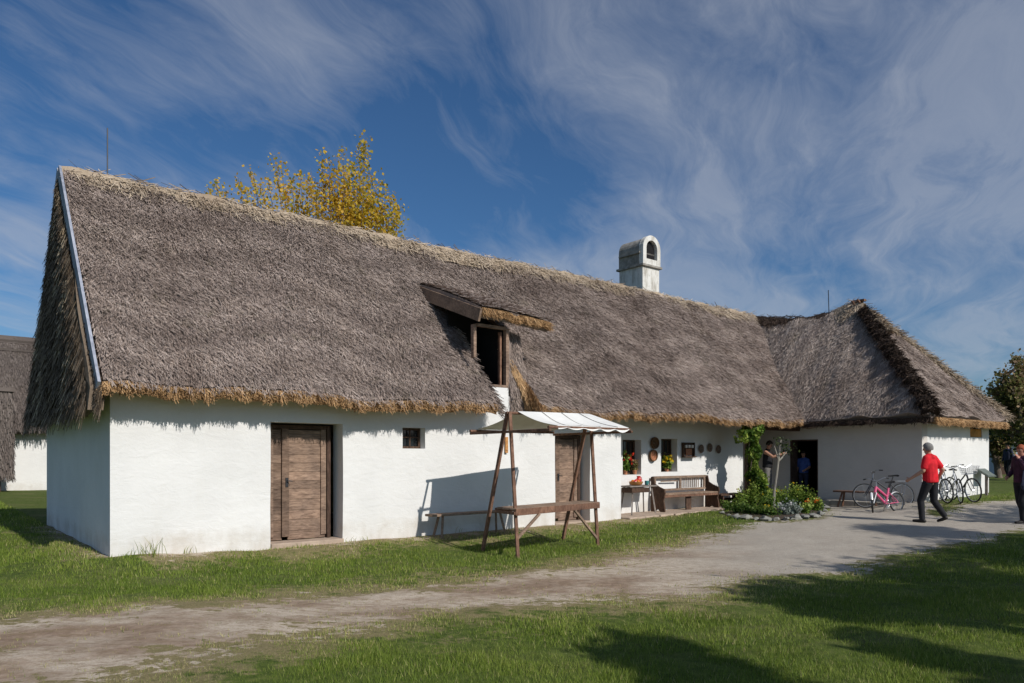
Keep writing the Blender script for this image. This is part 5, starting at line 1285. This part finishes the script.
def stand_pose():
    J = dict(pelvis=(0, 0, .96), chest=(.01, 0, 1.32), neck=(.0, 0, 1.50), head=(.03, 0, 1.64))
    for s, e in (('l', 1), ('r', -1)):
        J[s+'sh'] = (0, .165*e, 1.42); J[s+'el'] = (-.02, .235*e, 1.13); J[s+'wr'] = (.05, .26*e, .88); J[s+'hip'] = (0, .095*e, .90); J[s+'kn'] = (.02, .11*e, .49); J[s+'an'] = (-.02, .12*e, .08); J[s+'toe'] = (.17, .14*e, .035)
    return J
# 1 man in red, walking away to the right-back
J = stand_pose()
J.update(pelvis=(0, 0, .93), chest=(.02, 0, 1.28), neck=(.03, 0, 1.47), head=(.05, .02, 1.60), face=(.9, .5, 0))
J['face'] = (1, .1, -.05)
J.update(lhip=(.02, .085, .88), lkn=(.16, .10, .48), lan=(.12, .12, .08), ltoe=(.29, .14, .035))
J.update(rhip=(-.02, -.085, .88), rkn=(-.02, -.12, .47), ran=(-.20, -.20, .16), rtoe=(-.07, -.21, .035))
J.update(lsh=(.02, .165, 1.40), lel=(.05, .235, 1.13), lwr=(.30, .25, .96), rsh=(.0, -.165, 1.40), rel=(-.15, -.24, 1.15), rwr=(-.04, -.29, .95))
RY = 16.35; px_ = 930.5
person('older grey haired man in red t-shirt and black trousers walking away across the yard', ((px_-512)/F*RY, RY, gz((px_-512)/F*RY, RY)), math.radians(128), J, M['skin'], M['hair_grey'], M['cloth_red'], M['cloth_black'], M['shoe'], 'short', 1.02, .3, .10)
# 2 man behind the vine, arms raised forward
J = stand_pose(); J['face'] = (1, 0, -.3); J.update(head=(.06, 0, 1.64))
J.update(lel=(.22, .24, 1.26), lwr=(.44, .14, 1.34), rel=(.25, -.25, 1.27), rwr=(.50, -.16, 1.36))
p = L(18.45, .55, .17); px2 = (767.5-512)/F
person('young man in black t-shirt with raised forearms standing in the porch behind the vine', (px2*23.0, 23.0, .17), math.radians(-38), J, M['skin'], M['hair_dark'], M['cloth_black'], M['cloth_grey'], M['shoe'], 'none', 1.0, .1)
# camera-like dark object in his hands
o_ = Vector((px2*23.0, 23.0, .17))+Matrix.Rotation(math.radians(-38), 3, 'Z') @ Vector((.60, 0, 1.44))
CM = thing('camera', 'small black camera held up by the man behind the vine', 'camera', o_, math.radians(-38))
mb = MB(); mb.box((0, 0, 0), (.07, .14, .10)); mb.build('camera_body', M['black_enamel'], CM, bevel=.01)
mb = MB(); mb.tube([(.03, 0, 0), (.11, 0, 0)], .035, 12); mb.build('lens', M['black_enamel'], CM, smooth=True)
# 3 person sitting/standing inside the dark doorway
J = stand_pose(); J.update(lel=(.10, .24, 1.15), lwr=(.28, .12, 1.05))
dpt = L(WU+.50, .05, .17)
person('person in a blue shirt standing inside the dark doorway', dpt, THETA+PI+.3, J, M['skin'], M['hair_dark'], M['cloth_blue'], M['cloth_navy'], M['shoe'], 'short', .82, .4)
# 4 woman at the right edge, walking left, hand at her mouth
J = stand_pose(); J['face'] = (1, .1, -.1)
J.update(pelvis=(0, 0, .93), chest=(0, 0, 1.30), neck=(.01, 0, 1.47), head=(.04, 0, 1.60), lel=(.20, .24, 1.22), lwr=(.17, .06, 1.42), lhd=(.1, 0, .5), rel=(-.05, -.27, 1.15), rwr=(.16, -.22, 1.02))
J.update(lkn=(.12, .09, .49), lan=(.10, .10, .08), ltoe=(.30, .10, .035), rkn=(-.02, -.09, .48), ran=(-.22, -.09, .10), rtoe=(-.05, -.10, .035))
WY = 16.3
person('auburn haired person in dark clothes at the right edge raising a hand to the mouth', ((1022.5-512)/F*WY, WY, gz((1022.5-512)/F*WY, WY)), math.radians(195), J, M['skin2'], M['hair_red'], M['cloth_plum'], M['cloth_black'], M['shoe'], 'long', 1.0, .9)
bgp = thing('shoulder_bag', 'dark navy bag hanging on the hip of the auburn haired person', 'bag', (((1022.5-512)/F*WY)-.10, WY-.28, .72), math.radians(195))
mb = MB(); mb.blob((0, 0, .12), (.15, .07, .14), 12, 3, .08); mb.build('bag_body', M['cloth_navy'], bgp, smooth=True)
mb = MB(); mb.tube([(-.12, 0, .2), (-.08, -.02, .5), (0, -.06, .72), (.06, -.02, .5), (.12, 0, .2)], .012, 6); mb.build('strap', M['cloth_navy'], bgp, smooth=True)
# 5 distant walker
J = stand_pose(); J.update(lkn=(.12, .1, .5), lan=(.16, .1, .1), ltoe=(.34, .1, .04), ran=(-.16, -.1, .12), rtoe=(.0, -.1, .04))
FX, FY = (1008-512)/F*37, 37
person('distant walker in dark clothes by the blue grey building', (FX, FY, gz(FX, FY)), math.radians(200), J, M['skin'], M['hair_dark'], M['cloth_navy'], M['cloth_black'], M['shoe'], 'long', .98)

# ================================================================== TREES
def tree(name, label, loc, trunk_h, r0, crowns, nleaf, lsize, leafm, bark, group=None, limbs=10, clump=60, tintf=None, cat='tree'):
    """crowns: list of ellipsoids (cx,cy,cz,rx,ry,rz) relative to loc"""
    T = thing(name, label, cat, loc, 0, group)
    mb = MB(); top = Vector((random.uniform(-.3, .3), random.uniform(-.3, .3), trunk_h))
    mb.tube([(0, 0, -.1), (top.x*.3, top.y*.3, trunk_h*.4), top], [r0, r0*.75, r0*.5], 10)
    C = []
    tot = sum(c[3]*c[4]*c[5] for c in crowns)
    centres = []
    for c in crowns:
        kk = max(3, int(clump*c[3]*c[4]*c[5]/tot))
        for _ in range(kk):
            d = RNG.normal(size=3); d /= np.linalg.norm(d); r = RNG.random()**.45
            centres.append(np.array(c[:3])+d*r*np.array(c[3:]))
    centres = np.array(centres)
    for q in centres[:: max(1, len(centres)//limbs)]:
        b = Vector((top.x*.6, top.y*.6, trunk_h*random.uniform(.45, .95))); e = Vector(q); mb.tube([b, b.lerp(e, .5)+Vector((random.uniform(-.15, .15), random.uniform(-.15, .15), .15)), e], [r0*.4, r0*.22, r0*.06], 6)
    mb.build('trunk', bark, T, smooth=True)
    mean_r = np.mean([min(c[3:]) for c in crowns]); sel = RNG.integers(0, len(centres), nleaf)
    cr = mean_r*RNG.uniform(.12, .34, len(centres)); C = centres[sel]+RNG.normal(size=(nleaf, 3))*cr[sel][:, None]
    ct = RNG.uniform(-.22, .22, len(centres))[sel]; zmin, zmax = C[:, 2].min(), C[:, 2].max()
    tint = np.clip(.42+ct+.25*((C[:, 2]-zmin)/(zmax-zmin)-.5)+RNG.normal(0, .16, nleaf), 0, 1)
    np_mesh('crown', leaves(C, lsize, .1, .65), 4, tint, leafm, T)
    return T
# yellow tree behind the ridge: upright shoots
def yellow_tree():
    Yt = 30.0; X0 = (330-512)/F*Yt
    T = thing('yellow_tree', 'autumn yellow tree with upright shoots rising behind the thatched ridge', 'tree', (X0, Yt, 0), 0)
    mb = MB(); mb.tube([(0, 0, -.1), (.1, 0, 3), (.2, 0, 5.5)], [.28, .22, .17], 10)
    C = []; tn = []
    tips = [(225, 190), (245, 188), (268, 180), (286, 190), (297, 192), (306, 186), (315, 178), (318, 192), (325, 182), (333, 190), (340, 192), (348, 188), (356, 196), (364, 178), (374, 198), (385, 206), (360, 218), (395, 214), (352, 222), (208, 186), (215, 180), (238, 178), (252, 170), (262, 186), (275, 155), (281, 162), (291, 178), (300, 172), (310, 178), (322, 152), (329, 160), (338, 170), (344, 152), (352, 163), (362, 140), (366, 137), (349, 175), (373, 178), (384, 188), (392, 198), (398, 206), (370, 190), (380, 200), (335, 180), (358, 185), (366, 205), (378, 212), (345, 200), (355, 210), (388, 215)]
    for i, (px, py) in enumerate(tips):
        Y_ = Yt+random.uniform(-1, 1); tip = Vector(((px-512)/F*Y_-X0, Y_-Yt, CAMZ+(HORIZ-py)*Y_/F))
        b = Vector((.15+(tip.x)*.35, tip.y*.4, 5.8+random.uniform(-.8, .5))); mid = b.lerp(tip, .55)+Vector((tip.x*.10, 0, -.2))
        mb.tube([(.2, 0, 4.6+random.random()), b, mid, tip], [.08, .05, .025, .006], 5)
        big = px > 330; m_ = 520 if big else 380; t = RNG.random(m_)**.8; sp_ = (.62 if big else .46)*(1.15-t*.8)
        base3 = np.array(b)[None]*(1-t[:, None])**2+2*np.array(mid)[None]*(t*(1-t))[:, None]+np.array(tip)[None]*(t**2)[:, None]
        cl = .45+.55*(np.sin(t*22+i) > -.2); C.append(base3+RNG.normal(size=(m_, 3))*(sp_*cl)[:, None]); tn.append(np.clip((.62 if px < 345 else .38)+RNG.normal(0, .2, m_)-.12*(t < .3), 0, 1))
    for i in range(70):
        q = C[i % len(C)][RNG.integers(0, 370)]; a_ = Vector(q); mb.tube([a_, a_+Vector((random.uniform(-.3, .3), random.uniform(-.3, .3), random.uniform(.3, .8)))], [.014, .004], 4)
    mb.build('trunk', M['bark'], T, smooth=True); C = np.concatenate(C); np_mesh('crown', leaves(C, .125, 0, .85), 4, np.concatenate(tn), M['leaf_yellow'], T)
yellow_tree()
# right-hand trees beyond the wing
def bgtree(name, label, px, Y_, wpx, y0, y1, n, ls, lm, g=None, trunk=2):
    X_ = (px-512)/F*Y_; zt = CAMZ+(HORIZ-y0)*Y_/F; zb = CAMZ+(HORIZ-y1)*Y_/F; w = wpx/F*Y_/2; c = (zt+zb)/2; hz = (zt-zb)/2
    cr = [(0, 0, c, w, w, hz), (w*.4, 0, c+hz*.45, w*.5, w*.5, hz*.5), (-w*.5, .3, c-hz*.1, w*.5, w*.5, hz*.6), (-w*.15, 0, c+hz*.6, w*.35, w*.4, hz*.45)]
    return tree(name, label, (X_, Y_, gz(X_, Y_)-.02), max(zb+hz*.6, 1), .2*w/2+.1, cr, n, ls, lm, M['bark'], g, clump=90)
bgtree('autumn_tree', 'brownish green autumn tree rising at the right edge beyond the wing', 1022, 31, 62, 362, 455, 9000, .16, M['leaf_autumn'])
bgtree('dark_tree', 'dark green bushy tree behind the autumn tree at the right edge', 1042, 34, 80, 385, 462, 9000, .18, M['leaf_dark'])
bgtree('olive_bush', 'olive green bush showing beneath the wing eave beside the corner', 999, 38, 34, 424, 468, 5000, .15, M['leaf_autumn'])
for i, (px, lb) in enumerate(((1075, 'distant dark tree well right of the blue grey building'), (1030, 'distant dark tree behind the blue grey building'), (985, 'distant dark tree hidden behind the wing corner'))):
    bgtree('distant_tree', lb, px, 62+3*i, 60, 400, 470, 3500, .35, M['leaf_dark'], 'distant trees beyond the village')
for i, (px, lb) in enumerate(((-12, 'distant dark tree at the far left edge behind the neighbour house'),)):
    bgtree('distant_tree', lb, px-20, 70, 60, 420, 470, 2500, .35, M['leaf_dark'], 'distant trees beyond the village')
# blue-grey building in the distance
FB = thing('far_building', 'low blue grey building with dark roof seen in shade at the right edge', 'building', ((1008-512)/F*46, 46, 0), -.15)
mb = MB(); mb.box((0.6, 0, 1.05), (4.0, 3, 2.3)); mb.build('wall', M['far_wall'], FB)
mb = MB(); mb.add([(-1.7, -1.8, 2.2), (2.9, -1.8, 2.2), (2.9, 1.8, 2.2), (-1.7, 1.8, 2.2), (-1.7, 0, 3.8), (2.9, 0, 3.8)], [(0, 1, 5, 4), (2, 3, 4, 5), (0, 4, 3), (1, 2, 5), (0, 3, 2, 1)]); mb.build('roof', M['thatch_brightened'], FB)
mb = MB(); mb.box((-.95, -1.52, .9), (.7, .06, 1.9)); mb.build('door', M['wood_dark'], FB)
# trees beside and behind the viewer: their shadows lie across the lawn
def shade_tree(gx_, gy_, h_, r_, lb, n=5200):
    s = h_/math.tan(SUN_EL); X_ = gx_+SUN[0]*s; Y_ = gy_+SUN[1]*s
    cr = [(0, 0, h_, r_, r_, r_*.75), (r_*.6, .3, h_+.4, r_*.6, r_*.6, r_*.6), (-r_*.5, -.4, h_-.4, r_*.6, r_*.6, r_*.5)]
    return tree('yard_tree', lb, (X_, Y_, -.05), h_, .2, cr, n, .16, M['leaf_green'], M['bark'], 'yard trees shading the lawn', clump=70)
SUN_EL = math.radians(36); sd_ = -(D2-.09*D1); SUN = sd_/np.linalg.norm(sd_)
for i, (px, py, h_, r_, n) in enumerate(((880, 602, 5.2, 1.15, 5200), (990, 585, 6.0, 1.5, 6500), (820, 606, 4.6, .5, 1700), (700, 672, 5.0, .55, 2600), (1030, 552, 7.0, 1.5, 5500), (950, 660, 5.0, .42, 1500), (925, 531, 7.6, .8, 2200), (1075, 520, 7.5, 2.0, 6000))):
    x, y, z = at(px, py); shade_tree(x, y, h_, r_, 'leafy green yard tree shading the lawn from outside the view', n)

# ================================================================== LIGHT, SKY, CAMERA
sun = bpy.data.lights.new('sun', 'SUN'); sun.energy = 4.1; sun.angle = math.radians(.55); sun.color = (1, .955, .89)
so = bpy.data.objects.new('sun', sun); COL.objects.link(so)
sv_ = Vector((SUN[0]*math.cos(SUN_EL), SUN[1]*math.cos(SUN_EL), math.sin(SUN_EL))); so.rotation_euler = sv_.to_track_quat('Z', 'Y').to_euler(); so.location = sv_*50
CLOUD_A = (5.3, .4, 0)
W = bpy.data.worlds.new('World'); S.world = W; W.use_nodes = True; nt = W.node_tree; bg = nt.nodes['Background']
sky = N(nt, 'ShaderNodeTexSky', sky_type='NISHITA'); sky.sun_disc = False; sky.sun_elevation = SUN_EL; sky.sun_rotation = math.atan2(SUN[0], SUN[1]); sky.air_density = 1.0; sky.dust_density = .6; sky.ozone_density = 2.5
tc = N(nt, 'ShaderNodeTexCoord'); sep = N(nt, 'ShaderNodeSeparateXYZ'); nt.links.new(tc.outputs['Generated'], sep.inputs[0])
den = math_n(nt, 'ADD', math_n(nt, 'MAXIMUM', sep.outputs[2], 0), .16)
cx = math_n(nt, 'DIVIDE', sep.outputs[0], den); cy = math_n(nt, 'DIVIDE', sep.outputs[1], den)
cmb = N(nt, 'ShaderNodeCombineXYZ'); nt.links.new(cx, cmb.inputs[0]); nt.links.new(cy, cmb.inputs[1])
def cl_noise(scale, rot, sc, detail=7, rough=.6, dist=.6, off=(0, 0, 0)):
    mp = N(nt, 'ShaderNodeMapping'); mp.inputs['Scale'].default_value = sc; mp.inputs['Rotation'].default_value = (0, 0, rot); mp.inputs['Location'].default_value = off
    nt.links.new(cmb.outputs[0], mp.inputs['Vector']); return noise_tex(nt, scale, detail, rough, mp.outputs[0], dist)
DIR = math.radians(-68)
warp = N(nt, 'ShaderNodeTexNoise'); warp.inputs['Scale'].default_value = 1.1; warp.inputs['Detail'].default_value = 3; nt.links.new(cmb.outputs[0], warp.inputs['Vector'])
wv = N(nt, 'ShaderNodeVectorMath', operation='SCALE'); nt.links.new(warp.outputs['Color'], wv.inputs[0]); wv.inputs['Scale'].default_value = .50
wa_ = N(nt, 'ShaderNodeVectorMath', operation='ADD'); nt.links.new(cmb.outputs[0], wa_.inputs[0]); nt.links.new(wv.outputs[0], wa_.inputs[1])
def cl2(scale, sc, detail, rough, off, dist=.3):
    mr = N(nt, 'ShaderNodeMapping'); mr.inputs['Rotation'].default_value = (0, 0, DIR); nt.links.new(wa_.outputs[0], mr.inputs['Vector'])
    mp = N(nt, 'ShaderNodeMapping'); mp.inputs['Scale'].default_value = sc; mp.inputs['Location'].default_value = off; nt.links.new(mr.outputs[0], mp.inputs['Vector'])
    return noise_tex(nt, scale, detail, rough, mp.outputs[0], dist)
nA = cl2(.9, (.7, 1.0, 1), 3, .5, CLOUD_A); nB = cl2(1.5, (.45, 1.6, 1), 8, .60, (.3, 4.2, 0)); nC = cl2(5.0, (.45, 1.5, 1), 8, .66, (1, 2, 0), .8)
az = math_n(nt, 'DIVIDE', sep.outputs[0], math_n(nt, 'ADD', math_n(nt, 'ABSOLUTE', sep.outputs[1]), .2))
bias = math_n(nt, 'MULTIPLY', math_n(nt, 'MINIMUM', math_n(nt, 'MAXIMUM', az, -.6), .30), .24)
back = ramp(nt, sep.outputs[1], [(.0, (1, 1, 1)), (.40, (0, 0, 0))])  # unseen bright cloud added behind the camera to fill the shade
s_ = math_n(nt, 'ADD', math_n(nt, 'MULTIPLY', nA, .95), math_n(nt, 'ADD', math_n(nt, 'MULTIPLY', nB, .60), math_n(nt, 'MULTIPLY', nC, .28)))
s_ = math_n(nt, 'ADD', s_, bias)
cf = ramp(nt, s_, [(.77, (0, 0, 0)), (.90, (.22, .22, .22)), (1.0, (.40, .40, .40))]); cf = math_n(nt, "MULTIPLY", cf, math_n(nt, "ADD", .62, math_n(nt, "MULTIPLY", nC, .85)))
cf = math_n(nt, 'MAXIMUM', cf, math_n(nt, 'MULTIPLY', back, .16))
skyc = mixc(nt, 1.0, sky.outputs[0], (.34, .55, .74), 'MULTIPLY')
cloudc = mixc(nt, back, (4.6, 4.9, 5.5), (5.2, 6.2, 7.8))
col = mixc(nt, cf, skyc, cloudc)
nt.links.new(col, bg.inputs['Color']); bg.inputs['Strength'].default_value = .10

cam = bpy.data.cameras.new('camera'); co = bpy.data.objects.new('camera', cam); COL.objects.link(co)
co.location = (0, 0, CAMZ); co.rotation_euler = (PI/2, 0, 0); cam.sensor_width = 36; cam.lens = F/1024*36; cam.shift_y = (HORIZ-341.5)/1024; cam.clip_end = 3000; cam.clip_start = .05
S.camera = co
S.view_settings.view_transform = 'Standard'; S.view_settings.look = 'None'; S.view_settings.exposure = 0
S.render.resolution_x = 1024; S.render.resolution_y = 683
